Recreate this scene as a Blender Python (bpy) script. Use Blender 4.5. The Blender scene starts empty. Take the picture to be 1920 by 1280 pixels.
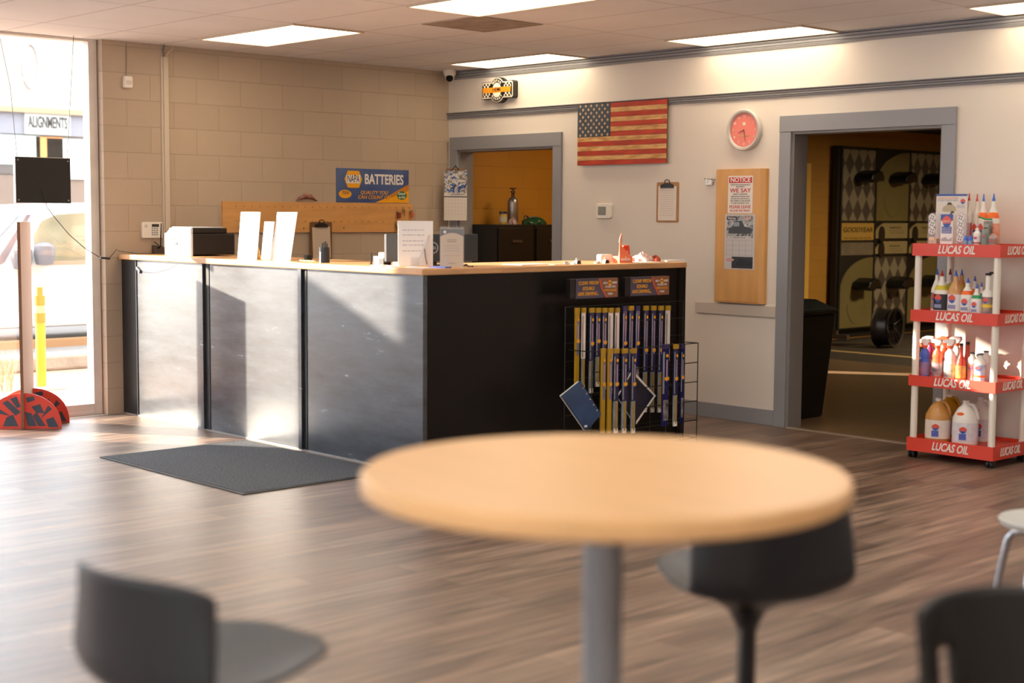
import bpy, bmesh, math, random
from mathutils import Vector, Matrix
random.seed(7)
S = bpy.context.scene
C = S.collection
PI = math.pi
# ------------------------------------------------------------------ camera
CAM = Vector((10.18601, -8.74321, 1.53767))
FW = Vector((-0.7266659, 0.68158626, -0.08600491))
RT = Vector((0.68367539, 0.72975434, 0.00682451))
UP = Vector((-0.06741395, 0.0538403, 0.99627134))
F = 2732.73
cd = bpy.data.cameras.new('camera')
cam = bpy.data.objects.new('camera', cd); C.objects.link(cam)
m = Matrix((RT, UP, -FW)).transposed().to_4x4(); m.translation = CAM
cam.matrix_world = m
cd.sensor_width = 36; cd.lens = F*36/1920; cd.clip_end = 300; cd.clip_start = .05
cd.dof.use_dof = True; cd.dof.focus_distance = 11.2; cd.dof.aperture_fstop = 1.75
S.camera = cam
# ------------------------------------------------------------------ world, sun, exposure
w = bpy.data.worlds.new('world'); S.world = w; w.use_nodes = True
bg = w.node_tree.nodes['Background']; bg.inputs[0].default_value = (.79, .88, 1, 1); bg.inputs[1].default_value = 9.2
sd = bpy.data.lights.new('sun', 'SUN'); sd.energy = 29; sd.color = (1, .84, .68); sd.angle = .012
sun = bpy.data.objects.new('sun', sd); C.objects.link(sun)
sv = Vector((.824, .566, -.313)).normalized()
sun.rotation_euler = sv.to_track_quat('-Z', 'Y').to_euler(); sun.location = (-20, -20, 15)
S.view_settings.view_transform = 'Standard'; S.view_settings.look = 'None'
S.view_settings.gamma = 1; S.view_settings.use_curve_mapping = False
S.view_settings.exposure = 0.17
S.cycles.sample_clamp_indirect = 3.0
# window portals: daylight enters through the glazed wall
def portal(y0, y1, z0, z1, x):
    l = bpy.data.lights.new('daylight_portal', 'AREA'); l.shape = 'RECTANGLE'; l.size = y1-y0; l.size_y = z1-z0
    l.cycles.is_portal = True
    o = bpy.data.objects.new('daylight_portal', l); C.objects.link(o)
    o.location = (x, (y0+y1)/2, (z0+z1)/2)
    o.rotation_euler = (Matrix(((0,0,-1),(1,0,0),(0,-1,0))).to_euler())   # local -Z looks to +X, local X along Y
    return o
portal(-11.9, -3.45, .1, 2.8, -.2)
p2 = portal(0, 8.1, .7, 2.6, 0); p2.location = (7.55, -12.45, 1.65); p2.rotation_euler = (PI/2, 0, PI)

# ------------------------------------------------------------------ pixel helpers (points on known real planes)
def ray(px, py): return FW + RT*((px-960)/F) - UP*((py-640)/F)
def onX(px, py, x): v = ray(px, py); return CAM + v*((x-CAM.x)/v.x)
def onY(px, py, y): v = ray(px, py); return CAM + v*((y-CAM.y)/v.y)
def onZ(px, py, z): v = ray(px, py); return CAM + v*((z-CAM.z)/v.z)
def onD(px, py, d): return CAM + ray(px, py)*d

# ------------------------------------------------------------------ materials
def lin(c):
    if isinstance(c, str): c = tuple(int(c[i:i+2], 16)/255 for i in (0, 2, 4))
    return tuple(x/12.92 if x <= .04045 else ((x+.055)/1.055)**2.4 for x in c)
MATS = {}
def mat(name, col, rough=.5, metal=0, spec=.5, var=0, scale=8, bump=0, bscale=60, alpha=1, trans=0, coat=0, stretch=None, col2=None):
    if name in MATS: return MATS[name]
    m = bpy.data.materials.new(name); m.use_nodes = True; N = m.node_tree.nodes; L = m.node_tree.links
    b = N['Principled BSDF']; c = lin(col)
    b.inputs['Base Color'].default_value = (*c, 1); b.inputs['Roughness'].default_value = rough
    b.inputs['Metallic'].default_value = metal; b.inputs['Specular IOR Level'].default_value = spec
    if trans: b.inputs['Transmission Weight'].default_value = trans
    if alpha < 1: b.inputs['Alpha'].default_value = alpha
    if coat: b.inputs['Coat Weight'].default_value = coat; b.inputs['Coat Roughness'].default_value = .15
    tc = N.new('ShaderNodeTexCoord'); mp = N.new('ShaderNodeMapping'); L.new(tc.outputs['Object'], mp.inputs[0])
    if stretch: mp.inputs['Scale'].default_value = stretch
    if var or col2:
        n = N.new('ShaderNodeTexNoise'); n.inputs['Scale'].default_value = scale; n.inputs['Detail'].default_value = 6
        L.new(mp.outputs[0], n.inputs['Vector'])
        r = N.new('ShaderNodeValToRGB'); r.color_ramp.elements[0].position = .3; r.color_ramp.elements[1].position = .7
        a = lin(col2) if col2 else tuple(x*(1-var) for x in c)
        r.color_ramp.elements[0].color = (*a, 1); r.color_ramp.elements[1].color = (*(tuple(min(1, x*(1+var)) for x in c)), 1)
        L.new(n.outputs[0], r.inputs[0]); L.new(r.outputs[0], b.inputs['Base Color'])
    if bump:
        n2 = N.new('ShaderNodeTexNoise'); n2.inputs['Scale'].default_value = bscale; n2.inputs['Detail'].default_value = 4
        L.new(mp.outputs[0], n2.inputs['Vector'])
        bp = N.new('ShaderNodeBump'); bp.inputs['Strength'].default_value = bump; bp.inputs['Distance'].default_value = .01
        L.new(n2.outputs[0], bp.inputs['Height']); L.new(bp.outputs[0], b.inputs['Normal'])
    MATS[name] = m; return m
def M(hexs, rough=.5, **k):
    key = hexs+str(rough)+''.join(f'{a}{v}' for a, v in k.items()); return mat(key, hexs, rough, **k)
def emis(name, col, s):
    if name in MATS: return MATS[name]
    m = bpy.data.materials.new(name); m.use_nodes = True; N = m.node_tree.nodes; N.clear()
    e = N.new('ShaderNodeEmission'); e.inputs[0].default_value = (*lin(col), 1); e.inputs[1].default_value = s
    o = N.new('ShaderNodeOutputMaterial'); m.node_tree.links.new(e.outputs[0], o.inputs[0]); MATS[name] = m; return m
def nd(m): return m.node_tree.nodes, m.node_tree.links
def math_(N, L, op, a, b=None, c=None):
    n = N.new('ShaderNodeMath'); n.operation = op
    for i, v in enumerate((a, b, c)):
        if v is None: continue
        if isinstance(v, (int, float)): n.inputs[i].default_value = v
        else: L.new(v, n.inputs[i])
    return n.outputs[0]
def mixc(N, L, f, a, b, blend='MIX'):
    n = N.new('ShaderNodeMix'); n.data_type = 'RGBA'; n.blend_type = blend
    for i, v in ((0, f), (6, a), (7, b)):
        if isinstance(v, (int, float)): n.inputs[i].default_value = v
        elif isinstance(v, tuple): n.inputs[i].default_value = (*v, 1) if len(v) == 3 else v
        else: L.new(v, n.inputs[i])
    return n.outputs[2]
def block_mat(name, col, z0, y0, axis='Y', depth=.35, W=.405, Hh=.2):
    """painted concrete blocks: world coordinates, brick rows along one axis"""
    m = mat(name, col, .55, var=.05, scale=1.3); N, L = nd(m); b = N['Principled BSDF']
    g = N.new('ShaderNodeNewGeometry'); sp = N.new('ShaderNodeSeparateXYZ'); L.new(g.outputs['Position'], sp.inputs[0])
    u = math_(N, L, 'SUBTRACT', sp.outputs[axis], y0); v = math_(N, L, 'SUBTRACT', sp.outputs['Z'], z0)
    cb = N.new('ShaderNodeCombineXYZ'); L.new(u, cb.inputs[0]); L.new(v, cb.inputs[1])
    br = N.new('ShaderNodeTexBrick'); L.new(cb.outputs[0], br.inputs[0]); br.offset = .5; br.squash = 1
    br.inputs['Scale'].default_value = 1; br.inputs['Mortar Size'].default_value = .005; br.inputs['Mortar Smooth'].default_value = .6
    br.inputs['Brick Width'].default_value = W; br.inputs['Row Height'].default_value = Hh
    br.inputs['Color1'].default_value = (1,1,1,1); br.inputs['Color2'].default_value = (.93,.93,.93,1); br.inputs['Mortar'].default_value = (.84,.84,.84,1)
    src = b.inputs['Base Color'].links[0].from_socket
    L.new(mixc(N, L, 1.0, src, br.outputs[0], 'MULTIPLY'), b.inputs['Base Color'])
    n2 = N.new('ShaderNodeTexNoise'); n2.inputs['Scale'].default_value = 45; n2.inputs['Detail'].default_value = 5
    L.new(g.outputs['Position'], n2.inputs['Vector'])
    h = math_(N, L, 'MULTIPLY_ADD', n2.outputs[0], .12, math_(N, L, 'SUBTRACT', 1.0, br.outputs['Fac']))
    bp = N.new('ShaderNodeBump'); bp.inputs['Strength'].default_value = depth; bp.inputs['Distance'].default_value = .012
    L.new(h, bp.inputs['Height']); L.new(bp.outputs[0], b.inputs['Normal'])
    return m
def wood_floor():
    m = mat('wood_floor', '8a7468', .34); N, L = nd(m); b = N['Principled BSDF']; b.inputs['Specular IOR Level'].default_value = .85
    g = N.new('ShaderNodeNewGeometry'); sp = N.new('ShaderNodeSeparateXYZ'); L.new(g.outputs['Position'], sp.inputs[0])
    cb = N.new('ShaderNodeCombineXYZ'); L.new(sp.outputs['Y'], cb.inputs[0]); L.new(sp.outputs['X'], cb.inputs[1])
    br = N.new('ShaderNodeTexBrick'); L.new(cb.outputs[0], br.inputs[0]); br.offset = .37
    br.inputs['Scale'].default_value = 1; br.inputs['Mortar Size'].default_value = .0012
    br.inputs['Brick Width'].default_value = 1.2; br.inputs['Row Height'].default_value = .15; br.inputs['Bias'].default_value = 0
    br.inputs['Color1'].default_value = (*lin('6a5448'), 1); br.inputs['Color2'].default_value = (*lin('8e7868'), 1); br.inputs['Mortar'].default_value = (*lin('4a3a34'), 1)
    mp = N.new('ShaderNodeMapping'); mp.inputs['Scale'].default_value = (16, 1.1, 1); L.new(g.outputs['Position'], mp.inputs[0])
    n = N.new('ShaderNodeTexNoise'); n.inputs['Scale'].default_value = 1.7; n.inputs['Detail'].default_value = 7; n.inputs['Distortion'].default_value = .5
    L.new(mp.outputs[0], n.inputs['Vector'])
    r = N.new('ShaderNodeValToRGB'); r.color_ramp.elements[0].position = .34; r.color_ramp.elements[1].position = .68
    r.color_ramp.elements[0].color = (.42,.42,.42,1); r.color_ramp.elements[1].color = (1.35,1.3,1.25,1); L.new(n.outputs[0], r.inputs[0])
    L.new(mixc(N, L, 1.0, br.outputs[0], r.outputs[0], 'MULTIPLY'), b.inputs['Base Color'])
    bp = N.new('ShaderNodeBump'); bp.inputs['Strength'].default_value = .10; bp.inputs['Distance'].default_value = .004
    L.new(n.outputs[0], bp.inputs['Height']); L.new(bp.outputs[0], b.inputs['Normal'])
    rr = math_(N, L, 'MULTIPLY_ADD', n.outputs[0], .12, .33); L.new(rr, b.inputs['Roughness'])
    return m
def ceiling_mat():
    m = mat('ceiling', 'eceaec', .9, var=.04, scale=1.5); N, L = nd(m); b = N['Principled BSDF']
    g = N.new('ShaderNodeNewGeometry'); sp = N.new('ShaderNodeSeparateXYZ'); L.new(g.outputs['Position'], sp.inputs[0])
    def line(sock, off, per, wd):
        a = math_(N, L, 'SUBTRACT', sock, off); a = math_(N, L, 'DIVIDE', a, per); a = math_(N, L, 'FRACT', a)
        a = math_(N, L, 'SUBTRACT', a, .5); a = math_(N, L, 'ABSOLUTE', a); a = math_(N, L, 'SUBTRACT', .5, a)
        return math_(N, L, 'LESS_THAN', a, wd/per)
    lx = line(sp.outputs['X'], .5734, 1.2192, .006); ly = line(sp.outputs['Y'], .1062, .6096, .006)
    f = math_(N, L, 'MAXIMUM', lx, ly); f2 = math_(N, L, 'MULTIPLY', f, .5)
    src = b.inputs['Base Color'].links[0].from_socket
    n = N.new('ShaderNodeTexNoise'); n.inputs['Scale'].default_value = 260; L.new(g.outputs['Position'], n.inputs['Vector'])
    L.new(mixc(N, L, f2, src, lin('8a7c70')), b.inputs['Base Color'])
    bp = N.new('ShaderNodeBump'); bp.inputs['Strength'].default_value = .25; bp.inputs['Distance'].default_value = .004
    L.new(n.outputs[0], bp.inputs['Height']); L.new(bp.outputs[0], b.inputs['Normal'])
    return m
def checker_mat(name, a, b_, sz, rot=0, rough=.5, sx=1):
    m = mat(name, a, rough); N, L = nd(m); b = N['Principled BSDF']
    tc = N.new('ShaderNodeTexCoord'); mp = N.new('ShaderNodeMapping'); L.new(tc.outputs['Object'], mp.inputs[0])
    mp.vector_type = 'POINT'; mp.inputs['Rotation'].default_value = (0, rot, 0); mp.inputs['Scale'].default_value = (sx, 0, 1)
    ck = N.new('ShaderNodeTexChecker'); ck.inputs['Scale'].default_value = 1/sz
    ck.inputs['Color1'].default_value = (*lin(a), 1); ck.inputs['Color2'].default_value = (*lin(b_), 1)
    mp.inputs['Location'].default_value = (0, .5*sz, 0)
    L.new(mp.outputs[0], ck.inputs[0]); L.new(ck.outputs[0], b.inputs['Base Color']); return m
def photo_mat(name, cols, scale=14, rough=.4):
    """printed picture made of patches of ink colour"""
    m = mat(name, cols[0], rough); N, L = nd(m); b = N['Principled BSDF']
    tc = N.new('ShaderNodeTexCoord'); n = N.new('ShaderNodeTexNoise'); n.inputs['Scale'].default_value = scale; n.inputs['Detail'].default_value = 5
    n.inputs['Distortion'].default_value = 1.2
    L.new(tc.outputs['Object'], n.inputs['Vector']); r = N.new('ShaderNodeValToRGB'); r.color_ramp.interpolation = 'CONSTANT'
    e = r.color_ramp.elements; e[0].color = (*lin(cols[0]), 1); e[0].position = 0; e[1].color = (*lin(cols[-1]), 1); e[1].position = .62
    k = len(cols)
    for i in range(1, k-1):
        x = e.new(.36+.26*(i-1)/max(1, k-2)); x.color = (*lin(cols[i]), 1)
    L.new(n.outputs[0], r.inputs[0]); L.new(r.outputs[0], b.inputs['Base Color']); return m
def glass_mat():
    m = bpy.data.materials.new('window_glass'); m.use_nodes = True; N = m.node_tree.nodes; N.clear(); L = m.node_tree.links
    t = N.new('ShaderNodeBsdfTransparent'); t.inputs[0].default_value = (.96, .97, .96, 1); g = N.new('ShaderNodeBsdfGlossy'); g.inputs['Roughness'].default_value = .02
    d = N.new('ShaderNodeBsdfDiffuse'); d.inputs[0].default_value = (.9, .9, .9, 1)
    mx = N.new('ShaderNodeMixShader'); mx.inputs[0].default_value = .05; mx2 = N.new('ShaderNodeMixShader'); mx2.inputs[0].default_value = .04
    o = N.new('ShaderNodeOutputMaterial'); L.new(t.outputs[0], mx.inputs[1]); L.new(g.outputs[0], mx.inputs[2])
    L.new(mx.outputs[0], mx2.inputs[1]); L.new(d.outputs[0], mx2.inputs[2]); L.new(mx2.outputs[0], o.inputs[0]); return m
def clear_mat(name, col, a):
    m = mat(name, col, .15); b = m.node_tree.nodes['Principled BSDF']; b.inputs['Alpha'].default_value = a; return m

# ------------------------------------------------------------------ mesh builder
class G:
    def __init__(s): s.b = bmesh.new()
    def quad(s, pts):
        s.b.faces.new([s.b.verts.new(p) for p in pts]); return s
    def box(s, x0, x1, y0, y1, z0, z1, rz=0, piv=(0,0,0), ry=0):
        R_ = Matrix.Rotation(rz, 3, 'Z') @ Matrix.Rotation(ry, 3, 'Y'); pv = Vector(piv)
        v = [s.b.verts.new(R_ @ (Vector(p)-pv)+pv) for p in ((x0,y0,z0),(x1,y0,z0),(x1,y1,z0),(x0,y1,z0),(x0,y0,z1),(x1,y0,z1),(x1,y1,z1),(x0,y1,z1))]
        for f in ((0,3,2,1),(4,5,6,7),(0,1,5,4),(1,2,6,5),(2,3,7,6),(3,0,4,7)): s.b.faces.new([v[i] for i in f])
        return s
    def prism(s, poly, y0, y1):
        """polygon in XZ extruded from y0 (front) to y1"""
        a = [s.b.verts.new((x, y0, z)) for x, z in poly]; c = [s.b.verts.new((x, y1, z)) for x, z in poly]
        s.b.faces.new(a); s.b.faces.new(c[::-1]); n = len(poly)
        for i in range(n): s.b.faces.new([a[(i+1) % n], a[i], c[i], c[(i+1) % n]])
        return s
    def slab(s, poly, z0, z1):
        a = [s.b.verts.new((x, y, z0)) for x, y in poly]; c = [s.b.verts.new((x, y, z1)) for x, y in poly]
        s.b.faces.new(a[::-1]); s.b.faces.new(c); n = len(poly)
        for i in range(n): s.b.faces.new([a[i], a[(i+1) % n], c[(i+1) % n], c[i]])
        return s
    def ring(s, c, ax, r, seg):
        ax = Vector(ax).normalized(); t = Vector((0,0,1)) if abs(ax.z) < .9 else Vector((1,0,0))
        u = ax.cross(t).normalized(); v = ax.cross(u)
        return [s.b.verts.new(Vector(c)+(u*math.cos(2*PI*i/seg)+v*math.sin(2*PI*i/seg))*r) for i in range(seg)]
    def skin(s, A, B):
        n = len(A)
        for i in range(n): s.b.faces.new([A[i], A[(i+1) % n], B[(i+1) % n], B[i]])
    def cyl(s, p, q, r, r2=None, seg=16):
        r2 = r if r2 is None else r2; ax = Vector(q)-Vector(p)
        A = s.ring(p, ax, r, seg); B = s.ring(q, ax, r2, seg); s.skin(A, B); s.b.faces.new(A[::-1]); s.b.faces.new(B); return s
    def tube(s, pts, r, seg=8):
        pts = [Vector(p) for p in pts]; R_ = []
        for i, p in enumerate(pts):
            d = (pts[min(i+1, len(pts)-1)]-pts[max(i-1, 0)]).normalized()
            if i == 0: u = d.cross(Vector((0,0,1)) if abs(d.z) < .9 else Vector((1,0,0))).normalized()
            else: u = (u-d*u.dot(d)).normalized()
            v = d.cross(u); R_.append([s.b.verts.new(p+(u*math.cos(2*PI*k/seg)+v*math.sin(2*PI*k/seg))*r) for k in range(seg)])
        for a, b in zip(R_, R_[1:]): s.skin(a, b)
        s.b.faces.new(R_[0][::-1]); s.b.faces.new(R_[-1]); return s
    def lathe(s, prof, seg=20, c=(0,0,0), sx=1, sy=1):
        R_ = []
        for r, z in prof:
            R_.append([s.b.verts.new((c[0]+sx*r*math.cos(2*PI*i/seg), c[1]+sy*r*math.sin(2*PI*i/seg), c[2]+z)) for i in range(seg)])
        for a, b in zip(R_, R_[1:]): s.skin(a, b)
        s.b.faces.new(R_[0][::-1]); s.b.faces.new(R_[-1]); return s
    def grid(s, fn, nu, nv):
        V = [[s.b.verts.new(fn(i/nu, j/nv)) for j in range(nv+1)] for i in range(nu+1)]
        for i in range(nu):
            for j in range(nv): s.b.faces.new([V[i][j], V[i+1][j], V[i+1][j+1], V[i][j+1]])
        return s
    def build(s, name, m, parent=None, loc=(0,0,0), rz=0, smooth=False, bevel=0, solid=0, sub=0):
        me = bpy.data.meshes.new(name); bmesh.ops.recalc_face_normals(s.b, faces=s.b.faces); s.b.to_mesh(me); s.b.free()
        o = bpy.data.objects.new(name, me); C.objects.link(o); me.materials.append(m)
        if parent: o.parent = parent
        o.location = loc; o.rotation_euler = (0, 0, rz)
        if smooth:
            for p in me.polygons: p.use_smooth = True
            me.set_sharp_from_angle(angle=.7)
        if solid: md = o.modifiers.new('solid', 'SOLIDIFY'); md.thickness = solid; md.offset = 0
        if sub: md = o.modifiers.new('sub', 'SUBSURF'); md.levels = sub; md.render_levels = sub
        if bevel: md = o.modifiers.new('bevel', 'BEVEL'); md.width = bevel; md.segments = 2; md.limit_method = 'ANGLE'
        return o
def rrect(x0, x1, z0, z1, r, n=5):
    P_ = []
    for cx, cz, a0 in ((x1-r, z0+r, -90), (x1-r, z1-r, 0), (x0+r, z1-r, 90), (x0+r, z0+r, 180)):
        for i in range(n+1):
            a = math.radians(a0+90*i/n); P_.append((cx+r*math.cos(a), cz+r*math.sin(a)))
    return P_
def ell(cx, cz, rx, rz, n=28): return [(cx+rx*math.cos(2*PI*i/n), cz+rz*math.sin(2*PI*i/n)) for i in range(n)]
def tag(o, label, cat, group=None):
    o['label'] = label; o['category'] = cat
    if group: o['group'] = group
    return o
def struct(o): o['kind'] = 'structure'; return o
def thing(name, label, cat, loc=(0,0,0), rz=0, group=None):
    o = bpy.data.objects.new(name, None); C.objects.link(o); o.empty_display_size = .1
    o.location = loc; o.rotation_euler = (0, 0, rz); return tag(o, label, cat, group)
def dup(root, loc, rz=None, label=None, group=None, sc=None):
    r = root.copy(); C.objects.link(r); r.location = loc
    if rz is not None: r.rotation_euler = (0, 0, rz)
    if label: r['label'] = label
    if group: r['group'] = group
    if sc: r.scale = sc
    for ch in list(root.children):
        c = ch.copy(); C.objects.link(c); c.parent = r
        for g in list(ch.children):
            d = g.copy(); C.objects.link(d); d.parent = c
    return r
def text(s, h, m, parent, x, y, z, width=None, align='CENTER', shear=0, bold=.0, name='lettering', depth=.001, rz=0, line=1.0):
    """flat raised lettering in the local XZ plane facing -Y; h = cap height"""
    cu = bpy.data.curves.new(name, 'FONT'); cu.body = s; cu.size = h/.7; cu.align_x = align; cu.align_y = 'CENTER'
    cu.shear = shear; cu.offset = bold*h; cu.extrude = depth; cu.resolution_u = 3; cu.space_line = line
    t = bpy.data.objects.new('tmp', cu); C.objects.link(t)
    dg = bpy.context.evaluated_depsgraph_get(); me = bpy.data.meshes.new_from_object(t.evaluated_get(dg)); C.objects.unlink(t)
    bpy.data.objects.remove(t)
    b_ = bmesh.new(); b_.from_mesh(me)      # drop stray outline spikes from the bolded glyphs
    bad = [v for v in b_.verts if abs(v.co.y) > h*1.05]
    if bad: bmesh.ops.delete(b_, geom=bad, context='VERTS'); b_.to_mesh(me)
    b_.free()
    o = bpy.data.objects.new(name, me); C.objects.link(o); me.materials.clear(); me.materials.append(m); o.parent = parent
    o.location = (x, y, z); o.rotation_euler = (PI/2, 0, rz)
    if width:
        xs = [v.co.x for v in me.vertices]; wd = max(xs)-min(xs)
        if wd > 0: o.scale = (width/wd, 1, 1)
    return o
def decal(poly, m, parent, y=0, name='panel', t=.0012):
    return G().prism(poly, y-t, y).build(name, m, parent)
def rect(x0, x1, z0, z1): return [(x0, z0), (x1, z0), (x1, z1), (x0, z1)]
def lines(parent, x0, x1, zs, m, y, h=.003, name='fine_print', gaps=True):
    g = G()
    for z in zs:
        x = x0
        while x < x1:
            wv = random.uniform(.008, .03)*(x1-x0)/.15; e = min(x1, x+wv)
            g.box(x, e, y-.0006, y, z-h/2, z+h/2); x = e+.004*(x1-x0)/.15*(1.5 if gaps else .3)
    return g.build(name, m, parent)
HC = 2.8333
# ================================================================== SETTING
WALL_A = block_mat('block_paint', 'b8a48e', -.004+.2*9-.0, -2.62+.405*0)
WALL_O = block_mat('orange_block_paint', 'c08422', -.004, .14)
WALL_B = mat('drywall_paint', 'e2d9ce', .5, var=.02, scale=2)
TRIM = mat('grey_trim_paint', '8e8e92', .42)
m_floor = wood_floor(); m_ceil = ceiling_mat()
struct(G().box(-.0, 13.2, -12.2, .07, -.1, 0).build('floor', m_floor))
struct(G().box(-.2, 13.4, -12.4, .14, HC, HC+.1).build('ceiling', m_ceil))
struct(G().box(-.2, 0, -3.424, .0, -.1, HC).build('wall_left', WALL_A))
# wall with the two openings
g = G(); D1 = (.14, 1.372, 2.125); D2 = (3.815, 5.03, 2.155)
for x0, x1, z0 in ((0, D1[0], 0), (D1[0], D1[1], D1[2]), (D1[1], D2[0], 0), (D2[0], D2[1], D2[2]), (D2[1], 13.2, 0)): g.box(x0, x1, 0, .14, z0, HC)
struct(g.build('wall_back', WALL_B))
struct(G().box(13.2, 13.4, -12.4, .14, -.1, HC).build('wall_right', WALL_B))
struct(G().box(-.2, 3.5, -12.4, -12.2, -.1, HC).box(11.6, 13.2, -12.4, -12.2, -.1, HC).box(3.5, 11.6, -12.4, -12.2, -.1, .7).box(3.5, 11.6, -12.4, -12.2, 2.6, HC).build('wall_front', WALL_B))
struct(G().box(-6, 20, -23, -22, -.1, 8.5).build('wall_sun_blocker_south', mat('blocker_south', 'a09a94', .8)))  # unseen block, put up to keep sun out of the south windows
# glazed shop front: frames and panes, one window per bay
m_fr = mat('window_frame_paint', 'd8cfc6', .5, var=.08, scale=5); m_gl = glass_mat()
p_ = None
bays = [(-6.35, -3.43), (-9.25, -6.35), (-12.2, -9.25)]
for i, (a, b) in enumerate(bays):
    W_ = bpy.data.objects.new(f'window_{i+1}', None); C.objects.link(W_); W_.location = (-.12, (a+b)/2, 0); struct(W_)
    hw = (b-a)/2
    G().box(-.05, .05, hw-.07, hw, 0, HC).box(-.05, .05, -hw, -hw+.05, 0, HC).box(-.05, .05, -hw+.05, hw-.07, 0, .085).box(-.07, .06, -hw+.05, hw-.07, .0, .03).box(-.05, .05, -hw+.05, hw-.07, HC-.02, HC).build('window_frame', m_fr, W_, bevel=.004)
    G().box(-.004, .004, -hw+.05, hw-.07, .085, HC-.02).build('pane', m_gl, W_)
struct(G().box(-.2, 0, -12.2, -3.424, -.1, 0).build('trim_4', mat('sill_concrete', 'a79a8c', .7, var=.1)))
w4 = bpy.data.objects.new('window_4', None); C.objects.link(w4); w4.location = (7.55, -12.3, 1.65); struct(w4)  # unseen row of windows added to throw more light on the back wall
gg = G()
for a_ in (-4.05, -1.35, 1.35, 4.0): gg.box(a_, a_+.05, -.04, .04, -.95, .95)
gg.box(-4.0, 4.0, -.04, .04, -.95, -.9).box(-4.0, 4.0, -.04, .04, .9, .95).build('window_frame', m_fr, w4); G().box(-4.0, 4.0, -.004, .004, -.9, .9).build('pane', m_gl, w4)  # frame and pane of the added unseen windows
# casings (named as the doors they frame)
def casing(n, x0, x1, top, cw=.1, over=.0):
    d = bpy.data.objects.new(n, None); C.objects.link(d); d.location = ((x0+x1)/2, 0, 0); struct(d); h = (x1-x0)/2
    G().box(-h-cw, -h, -.022, .0, 0, top).box(h, h+cw, -.022, .0, 0, top).box(-h-cw-over, h+cw, -.025, .0, top, top+.115).build('door_casing', TRIM, d, bevel=.002)
    G().box(-h, -h+.018, -.0, .16, 0, top).box(h-.018, h, -.0, .16, 0, top).box(-h+.018, h-.018, -.0, .16, top-.018, top).build('door_jamb', mat('jamb_paint', '85807e', .5), d)
    return d
casing('door_1', *D1); casing('door_2', *D2)
struct(G().box(1.48, 3.71, -.016, 0, 0, .115).build('baseboard_back', TRIM, bevel=.003))
struct(G().box(5.135, 13.2, -.016, 0, 0, .115).build('baseboard_right', TRIM, bevel=.003))
def molding(name, z0, z1, prof, x0=0, x1=13.2):
    P_ = [(0, z0)]+[(-d, z0+(z1-z0)*t) for t, d in prof]+[(0, z1)]
    g = G(); a = [g.b.verts.new((x0, y, z)) for y, z in P_]; c = [g.b.verts.new((x1, y, z)) for y, z in P_]
    g.b.faces.new(a); g.b.faces.new(c[::-1]); n = len(P_)
    for i in range(n): g.b.faces.new([a[(i+1) % n], a[i], c[i], c[(i+1) % n]])
    return struct(g.build(name, TRIM))
fl = [(0, .012), (.12, .016), (.2, .02), (.28, .012), (.34, .02), (.5, .022), (.56, .013), (.62, .022), (.78, .026), (.84, .016), (.9, .03), (1, .032)]
molding('trim_1', 2.756, HC, fl); molding('trim_2', 2.405, 2.462, fl)
struct(G().box(2.952, 3.712, -.02, 0, .803, .884).build('trim_3', mat('rail_paint', 'c9beb2', .45), bevel=.002))
struct(G().box(3.833, 5.03, -.03, .02, 0, .006).build('trim_5', mat('threshold_metal', 'c8b8a4', .35, metal=.6)))
# small room behind the first opening
OR = WALL_O
struct(G().box(-.2, 0, .14, 2.0, -.1, 2.9).build('wall_storeroom_left', OR))
struct(G().box(-.2, 2.4, 1.9, 2.0, -.1, 2.9).build('wall_storeroom_back', OR))
struct(G().box(2.3, 2.4, .14, 1.9, -.1, 2.9).build('wall_storeroom_right', OR))
struct(G().box(0, 2.3, .07, 1.9, -.1, 0).build('floor_storeroom', mat('tile_floor', '7a6248', .3, var=.12, scale=3)))
struct(G().box(-.2, 2.4, .14, 2.0, 2.7, 2.8).build('ceiling_storeroom', mat('dark_ceiling', '40362c', .9)))
# workshop behind the second opening
GX = -.6
WALL_G = block_mat('workshop_block_paint', 'ad7a26', -.004, .0)
struct(G().box(GX-.2, GX, 2.0, 11.2, -.1, 2.9).build('wall_workshop_left', WALL_G))
struct(G().box(GX, 8.2, 11, 11.2, -.1, 2.9).build('wall_workshop_back', WALL_G))
struct(G().box(8.0, 8.2, .14, 11, -.1, 2.9).build('wall_workshop_right', WALL_G))
struct(G().box(2.4, 8.0, .07, 4.65, -.1, 0).box(GX, 2.4, 2.0, 4.65, -.1, 0).build('floor_workshop_tile', mat('tile_floor', '7a6248', .3, var=.12, scale=3)))
struct(G().box(GX, 8.0, 4.65, 11, -.12, -.02).build('floor_workshop_concrete', mat('dark_concrete', '3d342a', .6, var=.2, scale=3)))
struct(G().box(GX-.2, 8.2, 2.0, 11.2, 2.69, 2.8).build('ceiling_workshop', mat('black_ceiling', '15110e', .9)))
struct(G().box(2.4, 8.2, .14, 2.0, 2.69, 2.8).build('ceiling_workshop_side', mat('black_ceiling', '15110e', .9)))
struct(G().box(GX, 3.6, 5.62, 5.75, -.02, -.016).build('painted_sun_streak', mat('sun_streak_paint', 'b89a60', .5)))  # pale strip paints a streak of sunlight onto the concrete
struct(G().box(GX, GX+.02, 2.0, 6.1, 0, .12).box(GX, GX+.02, 6.9, 11, 0, .12).build('baseboard_workshop', mat('black_base', '0d0b0a', .6)))
def lamp(name, loc, size, e, col, rot=(0,0,0)):
    l = bpy.data.lights.new(name, 'AREA'); l.size = size; l.energy = e; l.color = col
    o = bpy.data.objects.new(name, l); C.objects.link(o); o.location = loc; o.rotation_euler = rot; return o
lamp('workshop_lamp', (3.2, 7.5, 2.6), .8, 190, (1, .80, .52))
lamp('storeroom_lamp', (1.6, .9, 2.6), .5, 16, (1, .82, .58))

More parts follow.
